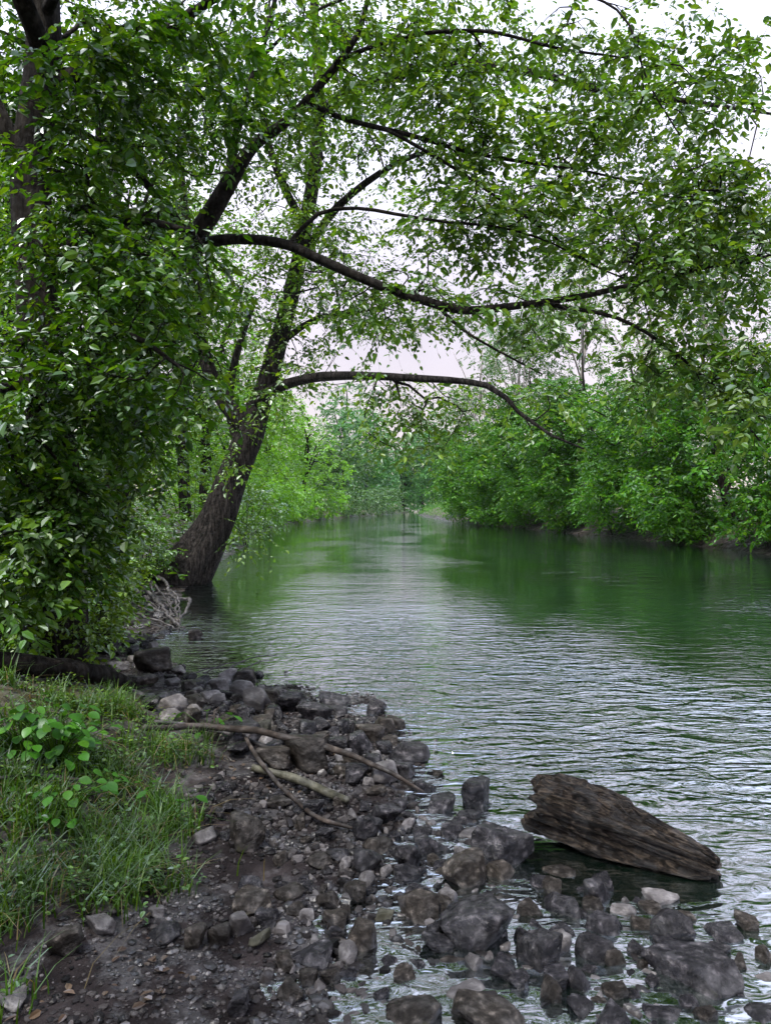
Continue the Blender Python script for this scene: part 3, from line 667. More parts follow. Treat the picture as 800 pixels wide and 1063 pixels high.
# ------------------------------------------------------------------ left bank shrubs, herbs and grass
def shrub(label, px, d, H, rad, seed, mat, n=70, size=.08, group='shrubs on the left bank', x=None):
    rng = np.random.default_rng(seed); x = (px-CX)/F*d if x is None else x
    g0 = float(terrain(np.array([x]), np.array([d]))[0])
    lims = []
    for k in range(5):
        a = rng.uniform(0, 6.28); e = np.array([x+math.cos(a)*rad*.6, d+math.sin(a)*rad*.6, g0+H*.8])
        s = np.array([x+math.cos(a)*.05, d+math.sin(a)*.05, g0-.05])
        lims.append(np.array([[*s, .012], [*((s+e)/2+np.array([0, 0, .1*H])), .009], [*e, .004]]))
        A_ = ell((x, d, g0+H*.55), (rad, rad, H*.5), n, rng, .3); A_ = A_[A_[:, 2] > g0+.08]
    return make_tree(label, 'shrub', lims, A_, seed, mat, M_bark, size, K=4, L=.22 if rad < 1.3 or size < .14 else .5, nl=6, step=.12 if rad < 1.3 else .4, rt=.002, group=group, tubes=True, name='shrub', detail=True, sides=6)
SH = [(-20, 5.0, 1.2, .6, L_shrub, .095, 'big leaved bush at the left edge below the black trunk'),
      (72, 5.6, 1.35, .42, L_herb, .055, 'small leaved bush in front of the near black trunk'),
      (92, 7.5, 1.15, .42, L_herb, .06, 'yellow green bush hiding the foot of the arching tree'),
      (30, 6.6, 1.0, .55, L_shrub, .085, 'leafy bush at the foot of the near black trunk'),
      (20, 7.2, 1.5, .7, L_shrub, .09, 'bush behind the near black trunk at the left edge'),
      (100, 8.4, .9, .55, L_herb, .06, 'yellow green bush spilling down the bank toward the pale roots'),
      (70, 9.6, 1.3, .7, L_shrub, .075, 'bushy shrub beneath the arching tree'),
      (112, 11.2, .9, .6, L_herb, .07, 'low bush above the pale roots at the water edge'),
      (100, 13, 1.9, 1.0, L_shrub, .095, 'tall bush halfway between arching tree and sycamore'),
      (148, 14.5, 1.3, .7, L_shrub, .09, 'bush touching the left foot of the sycamore'),
      (30, 10.5, 2.3, 1.0, L_shrub, .09, 'high shrub in shade at the left edge of the wood'),
      (60, 15, 3.2, 1.6, L_back, .11, 'large shrub filling the gap under the wood'),
      (200, 19.5, 3.0, 1.4, L_back, .12, 'shrub seen just behind the sycamore trunk'),
      (255, 30, 2.4, 1.6, L_shrub, .15, 'small bush at the water just past the sycamore'),
      (255, 39, 3.4, 1.8, L_lime, .17, 'lime bush leaning over the water beyond the sycamore')]
for i, (px, d, H, r, mt, sz, lab) in enumerate(SH):
    shrub(lab, px, d, H, r, 300+i, mt, n=int(60+50*r), size=sz)

for i, (x, y, H, r, lab) in enumerate([(-7.6, 48, 3.0, 1.8, 'lime bush at the water under the bright lime tree'), (-8.2, 57, 3.4, 2.0, 'lime bush at the water under the rounded tree'), (-8.0, 68, 3.4, 2.2, 'lime bush on the far left waterline'),
      (-6.6, 82, 3.8, 2.6, 'green bush on the far left waterline'), (-4.6, 98, 4.2, 3.0, 'pale bush where the left bank turns away'), (-2.2, 114, 4.6, 3.4, 'pale bush beyond the turn of the left bank'), (.6, 132, 5, 3.6, 'hazy bush near the vanishing end of the river')]):
    shrub(lab, 0, y, H, r, 360+i, L_lime if i < 4 else L_tall, n=150, size=.16+.0014*y, group='bushes along the far left waterline', x=x)
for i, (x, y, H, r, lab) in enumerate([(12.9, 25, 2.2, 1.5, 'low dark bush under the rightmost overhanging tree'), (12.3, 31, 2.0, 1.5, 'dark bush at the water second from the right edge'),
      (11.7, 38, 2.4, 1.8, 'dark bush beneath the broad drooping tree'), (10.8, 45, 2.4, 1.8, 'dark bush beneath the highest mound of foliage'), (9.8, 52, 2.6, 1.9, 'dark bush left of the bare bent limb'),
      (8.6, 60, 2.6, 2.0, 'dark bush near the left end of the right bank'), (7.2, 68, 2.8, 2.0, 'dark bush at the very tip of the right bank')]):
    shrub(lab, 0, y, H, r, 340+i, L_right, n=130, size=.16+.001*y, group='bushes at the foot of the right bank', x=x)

def scatter(n, rng, x0, x1, y0, y1, test):
    x = rng.uniform(x0, x1, n); y = y0+(y1-y0)*rng.random(n)**1.3
    z = terrain(x, y); k = test(x, y, z); return np.stack([x, y, z], -1)[k]
def grass_mesh(name, pts, rng, h, wd, mat, kind='stuff', label=None, lean=.5):
    n = len(pts); a = rng.uniform(0, 6.28, n); dirx = np.stack([np.cos(a), np.sin(a), 0*a], -1); s = np.stack([-np.sin(a), np.cos(a), 0*a], -1)
    hh = h*rng.uniform(.4, 1.2, n); ln = lean*rng.uniform(.2, 1.5, n); ww = wd*rng.uniform(.6, 1.3, n)
    rows = []
    for t in (0, .35, .7, 1.0):
        c = pts+np.array([0, 0, 1.])*(hh*(t-.45*ln*t**2.5))[:, None]+dirx*(hh*ln*t**2)[:, None]
        wv = ww*(1-t**1.5)*.5+.0004
        rows += [c-s*wv[:, None], c+s*wv[:, None]]
    V = np.stack(rows, 1).reshape(-1, 3); f = np.array([[0, 1, 3, 2], [2, 3, 5, 4], [4, 5, 7, 6]])
    q = (f[None]+(np.arange(n)*8)[:, None, None]).reshape(-1, 4)
    o = mesh(name, V, [q], mat); tag(o, label, 'grass', kind=kind); return o
def cover(name, pts, rng, h, size, mat, label, per=6):
    n = len(pts); P_ = np.repeat(pts, per, 0); t = rng.uniform(.15, 1, len(P_))
    off = rng.normal(size=(n, 3))*.35; off[:, 2] = 1; off = np.repeat(norm(off), per, 0)*np.repeat(h*rng.uniform(.4, 1.2, n), per)[:, None]
    b0 = P_+off*t[:, None]+rng.normal(size=P_.shape)*h*.12
    a = rng.uniform(0, 6.28, len(P_)); d = np.stack([np.cos(a), np.sin(a), rng.uniform(-.3, .4, len(P_))], -1)
    nn = np.array([0, 0, 1.])+rng.normal(size=d.shape)*.35
    V, q = leaves_mesh(b0, d, nn, size*rng.uniform(.5, 1.2, len(P_)))
    o = mesh(name, V, [q], mat); tag(o, label, 'ground cover', kind='stuff')
rng = np.random.default_rng(8)
def sdl(x, y):
    xl = np.interp(y, LA[:, 1], LA[:, 0]); return np.where(x < xl, polydist(x, y, LA), -1)
_fl = np.array([hit(a, b)[:2] for a, b in ((-40, 690), (30, 702), (80, 710), (140, 720))])
pass
def clear_log(x, y): return (polydist(x, y, _fl) > .22) & ((y > np.interp(x, _fl[:, 0], _fl[:, 1])+.25) | (x < _fl[0, 0]-.4))
# foreground clump
seeds = [(-1.15, 2.95), (-1.35, 3.3), (-1.6, 3.1), (-1.3, 2.75), (-1.05, 3.45), (-1.7, 3.7), (-1.45, 3.9), (-1.9, 3.4), (-1.15, 3.75), (-1.55, 2.65), (-1.85, 2.9), (-1.2, 4.1), (-2.0, 4.2), (-1.75, 2.45), (-1.0,3.15), (-1.6, 4.5),(-1.42,2.5)]
pts = []
for sx_, sy_ in seeds:
    for _ in range(4):
        c = np.array([sx_, sy_])+rng.normal(size=2)*.14
        k = int(rng.integers(35, 90)); p = c+rng.normal(size=(k, 2))*.06; pts.append(p)
p2 = np.concatenate(pts); gp = np.stack([p2[:, 0], p2[:, 1], terrain(p2[:, 0], p2[:, 1])-.01], -1)
grass_mesh('grass', gp, rng, .21, .0065, L_grass, label='tall tufted grass on the turf hummock at lower left', lean=.8)
M_straw = leaf_mat('dry_grass', (.05, .04, .018), (.13, .10, .045), (.25, .20, .10), .4, .06, clump=2)
pk = gp[rng.random(len(gp)) < .16]+rng.normal(size=(1, 3))*.0
grass_mesh('dry_grass', pk+np.stack([rng.normal(size=len(pk))*.05, rng.normal(size=len(pk))*.05, 0*pk[:, 0]], -1), rng, .17, .005, M_straw, label='dead straw blades among the tufted grass', lean=1.5)
cover('ground_cover', gp[rng.random(len(gp)) < .14], rng, .13, .03, L_shrub, 'weeds with small leaves growing through the tufted grass', per=5)
gp = scatter(14000, rng, -7, -1.6, 4.2, 15, lambda x, y, z: (z > .16) & (sdl(x, y) > .55) & clear_log(x, y) & (vnoise(np.stack([x*1.2, y*1.2, 0*x], -1), 4) > -.35))
grass_mesh('grass', gp, rng, .17, .008, L_grass, label='bright short grass on the bank above the pale roots', lean=.7)
# low herbs: leafy ground cover
gp = scatter(9000, rng, -8, -1.7, 4.4, 15, lambda x, y, z: (z > .22) & (sdl(x, y) > .9) & clear_log(x, y) & (vnoise(np.stack([x*.8, y*.8, 0*x], -1), 14) > -.35))
cover('ground_cover', gp, rng, .28, .045, L_herb, 'yellow green herbs covering the left bank')
gp = scatter(1500, rng, -3, -.85, 2.2, 5.0, lambda x, y, z: (sdl(x, y) > 1.15) & (vnoise(np.stack([x*2, y*2, 0*x], -1), 24) > -.2))
cover('ground_cover', gp, rng, .09, .026, L_herb, 'small creeping weeds round the tufted grass', per=5)
gp = scatter(18000, rng, -60, 6, 14, 180, lambda x, y, z: (sdl(x, y) > .05) & (sdl(x, y) < 14))
cover('ground_cover', gp, rng, .8, .20, L_shrub, 'undergrowth of the wood beyond the sycamore', per=6)
def sdr(x, y):
    xr = np.interp(y, RA[:, 1], RA[:, 0]); return np.where(x > xr, polydist(x, y, RA), -1)
gp = scatter(18000, rng, 4, 60, 18, 180, lambda x, y, z: (sdr(x, y) > .15) & (sdr(x, y) < 14))
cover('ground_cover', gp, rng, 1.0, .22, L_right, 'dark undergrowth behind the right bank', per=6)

# broad leaved plants on the hummock
def broad_plant(label, x, y, n, size, seed, H=.22):
    rng = np.random.default_rng(seed); g0 = float(terrain(np.array([x]), np.array([y]))[0])
    root = empty('broad_leaved_plant', (x, y, g0)); tag(root, label, 'plant', 'broad leaved plants in the foreground turf')
    T = Tubes(); b0 = []; dd = []; nn = []; ss = []
    for k in range(n):
        a = rng.uniform(0, 6.28); t = rng.uniform(.2, 1.2); e = np.array([x+math.cos(a)*.21*t, y+math.sin(a)*.21*t, g0+H*rng.uniform(.35, 1.25)])
        s = np.array([x, y, g0]); T.add([s, (s+e)/2+np.array([0, 0, .04]), e], [.003, .0025, .002], 4)
        b0.append(e); dd.append([math.cos(a), math.sin(a), -.25+rng.normal()*.2]); nn.append([rng.normal()*.3, rng.normal()*.3-.15, 1]); ss.append(size*rng.uniform(.7, 1.2))
    T.build('stems', L_grass, root)
    b0, dd, nn, ss = map(np.array, (b0, dd, nn, ss)); d = norm(dd); n_ = norm(nn-d*np.sum(nn*d, -1, keepdims=True)); s_ = np.cross(d, n_)
    u = np.linspace(0, 1, 7); wv = .40*np.sin(math.pi*np.clip(u*.93+.06, 0, 1))**.7
    V = []; 
    for i in range(len(u)):
        for side in (-1, 0, 1):
            V.append(b0+ss[:, None]*(d*u[i]+s_*(side*wv[i])+n_*(abs(side)*.10*wv[i]*2-.18*u[i]**2)))
    V = np.stack(V, 1).reshape(-1, 3); f = []
    for i in range(len(u)-1):
        for j in range(2): f.append([i*3+j, i*3+j+1, i*3+j+4, i*3+j+3])
    q = (np.array(f)[None]+(np.arange(len(b0))*21)[:, None, None]).reshape(-1, 4)
    mesh('leaves', V, [q], L_broad, root, smooth=True)
for i, (px, py, n, s, lab) in enumerate([(60, 800, 75, .066, 'glossy broad leaved plant in the middle of the foreground turf'), (22, 790, 60, .066, 'glossy broad leaved plant at the left edge of the turf'),
                                    (70, 850, 34, .05, 'smaller broad leaved plant low in the tufted grass'), (168, 862, 9, .06, 'little broad leaved plant at the right rim of the turf'),
                                    (215, 770, 7, .07, 'lone leafy sprig among the stones by the long stick')]):
    p = hit(px, py); broad_plant(lab, p[0], p[1], n, s, 500+i, H=.24 if i < 2 else .16)

# ------------------------------------------------------------------ rocks
def ico(sub):
    import bmesh
    bm = bmesh.new(); bmesh.ops.create_icosphere(bm, subdivisions=sub, radius=1)
    V = np.array([v.co[:] for v in bm.verts]); Fc = np.array([[v.index for v in f.verts] for f in bm.faces]); bm.free(); return norm(V), Fc
ICO = {k: ico(k) for k in (1, 2, 4, 5)}
def rock_shape(rng, sub=4, planes=11, sharp=90, rough=.05):
    D, Fc = ICO[sub]
    n = norm(rng.normal(size=(planes, 3))); h = rng.uniform(.62, 1.0, planes)
    n = np.vstack([n, [[0, 0, 1], [0, 0, -1]]]); h = np.concatenate([h, [rng.uniform(.6, .9), .6]])
    k = np.maximum(D@n.T, 1e-3)/h            # 1/r per plane
    r = 1/(np.sum(k**sharp, 1)**(1/sharp))
    r = np.minimum(r, 1.7)
    if sub >= 4:
        o = rng.uniform(-50, 50, 3)
        r = r*(1+rough*fbm(D*2.2+o, 5, 3)+rough*.5*np.abs(fbm(D*6+o, 3, 8)))
    V = D*r[:, None]; ext = V.max(0)-V.min(0); V = V/ext*1.0   # unit box
    V[:, 2] -= V[:, 2].min(); V[:, 0] -= (V[:, 0].max()+V[:, 0].min())/2; V[:, 1] -= (V[:, 1].max()+V[:, 1].min())/2
    return V, Fc
RK = np.random.default_rng(77)
placed = []
def rock(label, p, w_, d_, h_, mat, rng, group, me=None, sub=4, rz=None, planes=11, sharp=90):
    rz = rng.uniform(-.5, .5) if rz is None else rz
    if me is None:
        V, Fc = rock_shape(rng, sub, planes, sharp); o = mesh('rock', V*np.array([w_, d_, h_]), [Fc], mat, smooth=True)
    else:
        o = bpy.data.objects.new('rock', me); COL.objects.link(o); o.scale = (w_/.12, d_/.12, h_/.12)
    o.rotation_euler = (rng.normal()*.08, rng.normal()*.08, rz)
    o.location = (p[0], p[1], p[2]-.08*h_)
    tag(o, label, 'rock', group); placed.append((p[0], p[1], max(w_, d_)/2)); return o
BIG = [ # px, py centre, w, h, material, label
 (497, 955, 86, 66, 'r', 'largest rounded dark boulder at bottom centre'),
 (483, 901, 50, 46, 'b', 'grey brown peaked rock just above the largest boulder'),
 (520, 876, 64, 56, 'r', 'black pyramid shaped rock left of the driftwood log'),
 (492, 822, 42, 38, 'r', 'black block like rock standing highest at the water edge'),
 (457, 832, 38, 24, 'r', 'dark low rock just left of the black block'),
 (485, 846, 38, 22, 'r', 'flat topped dark rock directly under the black block'),
 (489, 862, 30, 16, 'l', 'small pale flat rock between block and pyramid rocks'),
 (448, 873, 40, 30, 'r', 'squat rock with pale top left of the pyramid rock'),
 (516, 900, 42, 30, 'b', 'tilted pinkish rock between pyramid rock and largest boulder'),
 (582, 901, 38, 20, 'b', 'brown rock half under the left end of the driftwood log'),
 (582, 936, 46, 32, 'r', 'bright wet topped rock below the middle of the driftwood log'),
 (620, 921, 40, 38, 'r', 'dark cube like rock touching the underside of the driftwood log'),
 (628, 957, 52, 34, 'r', 'cracked faceted rock below the cube like rock'),
 (580, 962, 32, 24, 'r', 'small wedge rock under the bright wet topped rock'),
 (612, 984, 40, 38, 'r', 'upright slanting rock in the shallow stream'),
 (562, 986, 48, 50, 'r', 'tall dark slab leaning left of the slanting rock'),
 (638, 990, 28, 28, 'b', 'brown rock right of the slanting rock'),
 (718, 1006, 104, 60, 'r', 'large cracked boulder at lower right in the water'),
 (746, 966, 54, 28, 'r', 'low dark wedge rock above the large right boulder'),
 (789, 1009, 36, 22, 'l', 'flat pale rock at the right edge'),
 (570, 1026, 24, 34, 'b', 'narrow upright rock near the bottom edge'),
 (432, 940, 54, 42, 'b', 'broad brown rock left of the largest boulder'),
 (464, 925, 24, 22, 'l', 'small pale stone between two brown rocks'),
 (422, 894, 34, 28, 'r', 'blue grey rock left of the grey peaked rock'),
 (482, 1021, 48, 28, 'l', 'pale flat stone under the largest boulder'),
 (430, 1046, 64, 42, 'b', 'mottled brown boulder cut by the bottom edge'),
 (506, 1050, 80, 46, 'b', 'mossy boulder cut by the bottom edge right of the mottled one'),
 (602, 1014, 28, 34, 'r', 'thin standing stone beside the pool'),
 (525, 1004, 32, 32, 'r', 'dark stone wedged right of the pale flat stone'),
 (470, 990, 32, 22, 'b', 'brown stone tucked under the left side of the largest boulder'),
 (792, 1050, 44, 30, 'r', 'dark rock at the lower right corner'),
 (541, 932, 28, 14, 'r', 'little flat stone right of the largest boulder'),
 (646, 1010, 32, 14, 'r', 'flat wet stone lying in the pool left of the right boulder'),
 (690, 1048, 50, 26, 'r', 'dark broken rock below the large right boulder'),
 (104, 965, 34, 22, 'l', 'white patched stone on the mud at lower left'),
 (110, 953, 32, 12, 'b', 'thin brown stone behind the white patched stone'),
 (68, 986, 36, 34, 'b', 'egg shaped brown rock on the mud at lower left'),
 (10, 1042, 40, 22, 'l', 'smooth grey stone at the lower left corner'),
 (170, 975, 38, 18, 'r', 'low dark stone at the left end of the stone row'),
 (203, 976, 28, 26, 'b', 'square brown stone second in the stone row'),
 (227, 973, 26, 24, 'b', 'mossy stone third in the stone row'),
 (251, 963, 28, 26, 'l', 'round pale stone in the stone row'),
 (262, 941, 46, 26, 'b', 'knobbly brown stone resting above the round pale stone'),
 (262, 922, 34, 26, 'r', 'blue grey pointed stone behind the knobbly one'),
 (277, 956, 24, 24, 'r', 'dark stone right of the round pale stone'),
 (300, 930, 34, 14, 'b', 'flat brown stone right of the blue grey pointed stone'),
 (251, 868, 44, 38, 'b', 'rounded brown rock alone on the upper mud'),
 (213, 870, 26, 18, 'l', 'pale grey stone left of the rounded brown rock'),
 (162, 948, 20, 14, 'l', 'tiny pale stone alone on the mud'),
 (270, 979, 24, 16, 'm', 'yellowish mossy stone below the stone row'),
 (323, 995, 48, 28, 'r', 'dark flat rock in the trickle at bottom centre left'),
 (302, 1033, 30, 24, 'b', 'brown stone near the bottom edge left of centre'),
 (320, 1020, 22, 18, 'b', 'small rust coloured stone beside the bottom brown stone'),
 (332, 896, 28, 16, 'b', 'flat stone above the trickle'),
 (350, 889, 26, 14, 'r', 'flat dark stone right of its twin above the trickle'),
 (381, 898, 30, 26, 'r', 'angular blue black rock left of the centre stones'),
 (392, 880, 36, 20, 'b', 'flat brown slab leaning on the blue black rock'),
 (340, 937, 28, 20, 'b', 'brown stone in the middle of the trickle'),
 (375, 975, 38, 38, 'b', 'pointed brown rock in front of the broad brown rock'),
 (248, 1048, 28, 26, 'r', 'dark slanting stone at the bottom edge'),
 (394, 1046, 24, 14, 'l', 'pale pebble sized stone at the bottom edge'),
 (400, 953, 22, 16, 'm', 'green tinged stone between pointed and broad brown rocks'),
 (347, 728, 36, 18, 'r', 'dark flat rock farthest out at the water line'),
 (326, 741, 42, 22, 'r', 'dark rock just behind the farthest out rock'),
 (370, 758, 22, 18, 'r', 'small black rock at the water line right of the pile'),
 (374, 774, 32, 26, 'r', 'black rock at the right end of the stone pile'),
 (325, 774, 40, 20, 'b', 'flat brown rock in the middle of the pile'),
 (272, 758, 22, 20, 'm', 'upright mossy block on the stone pile'),
 (244, 755, 36, 16, 'r', 'slanting slab left of the upright mossy block'),
 (228, 713, 22, 16, 'l', 'pale triangular stone at the far water edge'),
 (120, 693, 28, 14, 'l', 'pale rounded stone behind the fallen log'),
 (152, 706, 28, 14, 'b', 'brown stone at the right end of the fallen log'),
 (398, 778, 20, 14, 'r', 'small black rock alone at the water line'),
 (418, 800, 26, 18, 'r', 'dark rock at the right tip of the long stick'),
 (440, 815, 28, 20, 'r', 'dark wet rock at the water edge left of the low rock'),
 (355, 800, 30, 16, 'b', 'brown flat stone under the long stick'),
 (290, 835, 30, 14, 'b', 'flat brown stone below the mossy stick'),
 (400, 848, 34, 22, 'r', 'dark grey rock left of the squat pale topped rock'),
]
MM = {'r': M_rock, 'b': M_rockb, 'l': M_rockl, 'm': M_stickm}
GB = 'larger rocks on the shore'
for (px, py, w_, h_, mk, lab) in BIG:
    p = hitw(px, py+h_*.42); d = p[1]; s = d/F; phi = math.atan2(py-HY, F)
    W = w_*s*.95; D_ = W*RK.uniform(.7, .95); H = max((h_*s-D_*math.sin(phi)*.75)/math.cos(phi)*1.08, W*.36)
    p[1] += D_*.35; p[0] = (px-CX)/F*p[1]; p[2] = float(terrain(np.array([p[0]]), np.array([p[1]]))[0]); p[2] = max(p[2], -.035)
    rock(lab, p, W, D_, H, MM[mk], RK, GB, sub=5 if w_ > 44 else 4, planes=int(RK.integers(9, 15)))
protos = []
for k in range(18):
    V, Fc = rock_shape(RK, 4, int(RK.integers(9, 14)), 90, .05)
    o = mesh('rock', V*.12, [Fc], [M_rock, M_rock, M_rockb, M_rockb, M_rockl, M_rock][k % 6], smooth=True, link=False); protos.append(o.data); bpy.data.objects.remove(o)
def zone(n, sampler, label, group, smin, smax, tries=9000):
    c = 0
    for _ in range(tries):
        if c >= n: break
        px, py = sampler(); p = hitw(px, py); s = RK.uniform(smin, smax)*(1 if RK.random() < .8 else 1.5)
        if p[2] < -.1 or p[1] > 14: continue
        if any((p[0]-a)**2+(p[1]-b_)**2 < ((r+s*.5)*.72)**2 for a, b_, r in placed): continue
        rock(label, p, s, s*RK.uniform(.6, 1), s*RK.uniform(.4, .75), None, RK, group, me=protos[int(RK.integers(len(protos)))], rz=RK.uniform(0, 6.28)); c += 1
def band(pts, wd):
    pts = np.array(pts, float)
    def f():
        i = RK.integers(len(pts)-1); t = RK.random(); p = pts[i]*(1-t)+pts[i+1]*t
        return p[0]+RK.normal()*wd, p[1]+RK.normal()*wd*.55
    return f
zone(85, band([(180, 725), (230, 735), (290, 760), (350, 775), (400, 800)], 26), 'small dark stone in the heap at the water edge', 'stones heaped at the water edge', .11, .21)
zone(45, band([(430, 830), (440, 880), (450, 940), (520, 980), (600, 1020)], 30), 'small wet stone wedged among the big foreground rocks', 'stones among the foreground rocks', .05, .11)
zone(32, band([(300, 880), (350, 930), (340, 1000), (420, 1010)], 34), 'small stone lying in the trickle of shallow water', 'stones in the trickle', .035, .08)
zone(22, band([(110, 690), (150, 665), (165, 640)], 18), 'small grey stone on the shore below the pale roots', 'stones below the pale roots', .10, .24)
zone(24, band([(200, 830), (290, 850), (380, 850), (300, 820)], 26), 'small brown stone on the mud near the sticks', 'stones on the mud near the sticks', .04, .09)
zone(40, band([(560, 940), (620, 960), (700, 980), (760, 1040), (640, 1040), (560, 1000)], 34), 'small dark stone awash in the pool by the log', 'stones awash near the log', .05, .12)

# each small stone is named by the larger rock it lies nearest to
def _scr(o): l = o.location; return CX+F*l[0]/l[1], HY+F*(CAM_H-l[2])/l[1]
_bigs = [o for o in COL.objects if o.name.split('.')[0] == 'rock' and o.get('group') == GB]
_small = [o for o in COL.objects if o.name.split('.')[0] == 'rock' and o.get('group') != GB]
_rank = {}
for o in _small:
    x, y = _scr(o); c = min(_bigs, key=lambda b: (_scr(b)[0]-x)**2+(1.8*(_scr(b)[1]-y))**2); bx_, by_ = _scr(c)
    dx, dy = x-bx_, (y-by_)*1.8
    side = ('right of' if dx > 0 else 'left of') if abs(dx) > abs(dy) else ('in front of' if dy > 0 else 'behind')
    _rank.setdefault((c.name, side), []).append((dx*dx+dy*dy, o.name))
_ord = ['nearest', 'second', 'third', 'fourth', 'fifth', 'sixth', 'seventh', 'eighth', 'ninth', 'tenth', 'eleventh', 'twelfth', 'thirteenth', 'fourteenth', 'fifteenth', 'sixteenth', 'seventeenth', 'eighteenth', 'nineteenth', 'twentieth']
for (cn, side), lst in _rank.items():
    for k, (_, on) in enumerate(sorted(lst)):
        lab = f"{_ord[min(k, 19)]} small stone {side} the {bpy.data.objects[cn]['label']}"
        bpy.data.objects[on]['label'] = ' '.join(lab.split()[:16])

# gravel: uncountable pebbles as one mass
rng = np.random.default_rng(91)
def gravel(name, n, sizer, mat, label, test):
    D, Fc = ICO[1]
    xy = np.stack([rng.uniform(-2.6, 1.6, n), 1.7+6.5*rng.random(n)**1.25], -1); z = terrain(xy[:, 0], xy[:, 1])
    k = test(xy[:, 0], xy[:, 1], z); xy = xy[k]; z = z[k]; n = len(xy)
    s = sizer(n); sc = np.stack([s, s*rng.uniform(.6, 1, n), s*rng.uniform(.35, .7, n)], -1)
    V = D[None]*rng.uniform(.75, 1.15, (n, len(D), 1))*sc[:, None]; a = rng.uniform(0, 6.28, n); ca, sa = np.cos(a)[:, None], np.sin(a)[:, None]
    x = V[..., 0]*ca-V[..., 1]*sa; y = V[..., 0]*sa+V[..., 1]*ca
    V = np.stack([x+xy[:, :1], y+xy[:, 1:], V[..., 2]+z[:, None]+sc[:, 2:]*.2], -1).reshape(-1, 3)
    o = mesh(name, V, [(Fc[None]+(np.arange(n)*len(D))[:, None, None]).reshape(-1, 3)], mat)
    tag(o, label, 'gravel', kind='stuff')
pn = lambda x, y, s, k: vnoise(np.stack([x*s, y*s, 0*x], -1), k)
M_grav = leaf_mat('unused', (.01, .01, .01), (.02, .02, .02), (.03, .03, .03)); 
m, nt, out = newmat('gravel_stone'); b = nt.nodes.new('ShaderNodeBsdfPrincipled'); nt.links.new(b.outputs[0], out.inputs[0])
g_ = nt.nodes.new('ShaderNodeNewGeometry')
nt.links.new(ramp(nt, g_.outputs['Random Per Island'], [(0, (.005, .005, .005)), (.5, (.018, .016, .016)), (.85, (.045, .040, .038)), (1, (.10, .092, .09))]).outputs[0], b.inputs['Base Color'])
b.inputs['Roughness'].default_value = .38
mS = nt.nodes.new('ShaderNodeMapRange'); mS.interpolation_type = 'SMOOTHSTEP'; mS.inputs[1].default_value = .46; mS.inputs[2].default_value = .58; mS.inputs[3].default_value = .08; mS.inputs[4].default_value = .75
nt.links.new(noise(nt, 4.5, 8, rough=.7).outputs[0], mS.inputs[0]); nt.links.new(mS.outputs[0], b.inputs['Specular IOR Level'])
bp = nt.nodes.new('ShaderNodeBump'); bp.inputs['Strength'].default_value = .5; bp.inputs['Distance'].default_value = .005
nt.links.new(noise(nt, 80, 4).outputs[0], bp.inputs['Height']); nt.links.new(bp.outputs[0], b.inputs['Normal'])
bpy.data.materials.remove(M_grav); M_grav = m
def rubble(n):
    D, Fc = ICO[2]; nb = 24; shp = []
    for k in range(nb): shp.append(rock_shape(rng, 2, 9, 40)[0])
    shp = np.array(shp); cand = []
    zs = [band([(200, 725), (290, 755), (350, 775), (410, 800)], 30), band([(430, 830), (440, 880), (450, 950), (520, 1000), (640, 1030)], 42), band([(120, 690), (150, 670), (170, 645)], 16), band([(330, 880), (380, 930), (370, 1010), (330, 1050)], 44), band([(230, 820), (330, 850)], 40)]
    for i in range(n):
        px, py = zs[int(rng.choice(5, p=[.30, .25, .08, .19, .18]))](); cand.append(hitw(px, py))
    c = np.array(cand); s = rng.uniform(.022, .07, n)*rng.uniform(.5, 1, n); a = rng.uniform(0, 6.28, n); B_ = shp[rng.integers(nb, size=n)]
    B_ = B_*np.stack([s, s*rng.uniform(.6, 1, n), s*rng.uniform(.35, .8, n)], -1)[:, None]
    ca, sa = np.cos(a)[:, None], np.sin(a)[:, None]; x = B_[..., 0]*ca-B_[..., 1]*sa; y = B_[..., 0]*sa+B_[..., 1]*ca
    V = np.stack([x, y, B_[..., 2]-.2*s[:, None]], -1)+np.maximum(c, [-99, -99, -.03])[:, None]
    o = mesh('rubble', V.reshape(-1, 3), [(Fc[None]+(np.arange(n)*len(D))[:, None, None]).reshape(-1, 3)], M_grav)
    tag(o, 'dark wet stone rubble filling the spaces between the rocks', 'rubble', kind='stuff')
rubble(3000)
gravel('gravel', 60000, lambda n: .0045+.016*rng.random(n)**3.5, M_grav, 'fine wet gravel and grit over the muddy shore', lambda x, y, z: (z > -.12) & (z < .30) & (sdl(x, y) < .85+pn(x, y, 2, 5)*.35) & (pn(x, y, 2.2, 33)+.5*pn(x, y, 6, 34) > -.25-.5*(sdl(x, y) < .8)))

rng = np.random.default_rng(95)
gp = scatter(2600, rng, -2.8, .6, 1.7, 8, lambda x, y, z: (z > .03) & (pn(x, y, 1.7, 71) > -.3))
aa = rng.uniform(0, 6.28, len(gp))
V, q = leaves_mesh(gp+np.array([0, 0, .012]), np.stack([np.cos(aa), np.sin(aa), rng.normal(size=len(gp))*.15], -1), np.array([0, 0, 1.])+rng.normal(size=gp.shape)*.35, .035*rng.uniform(.4, 1.3, len(gp)))
M_lit = leaf_mat('dead_leaf', (.015, .009, .005), (.05, .030, .016), (.13, .085, .045), .1, .10, clump=3)
tag(mesh('leaf_litter', V, [q], M_lit), 'dead brown leaves and bits scattered over the wet mud', 'leaf litter', kind='stuff')

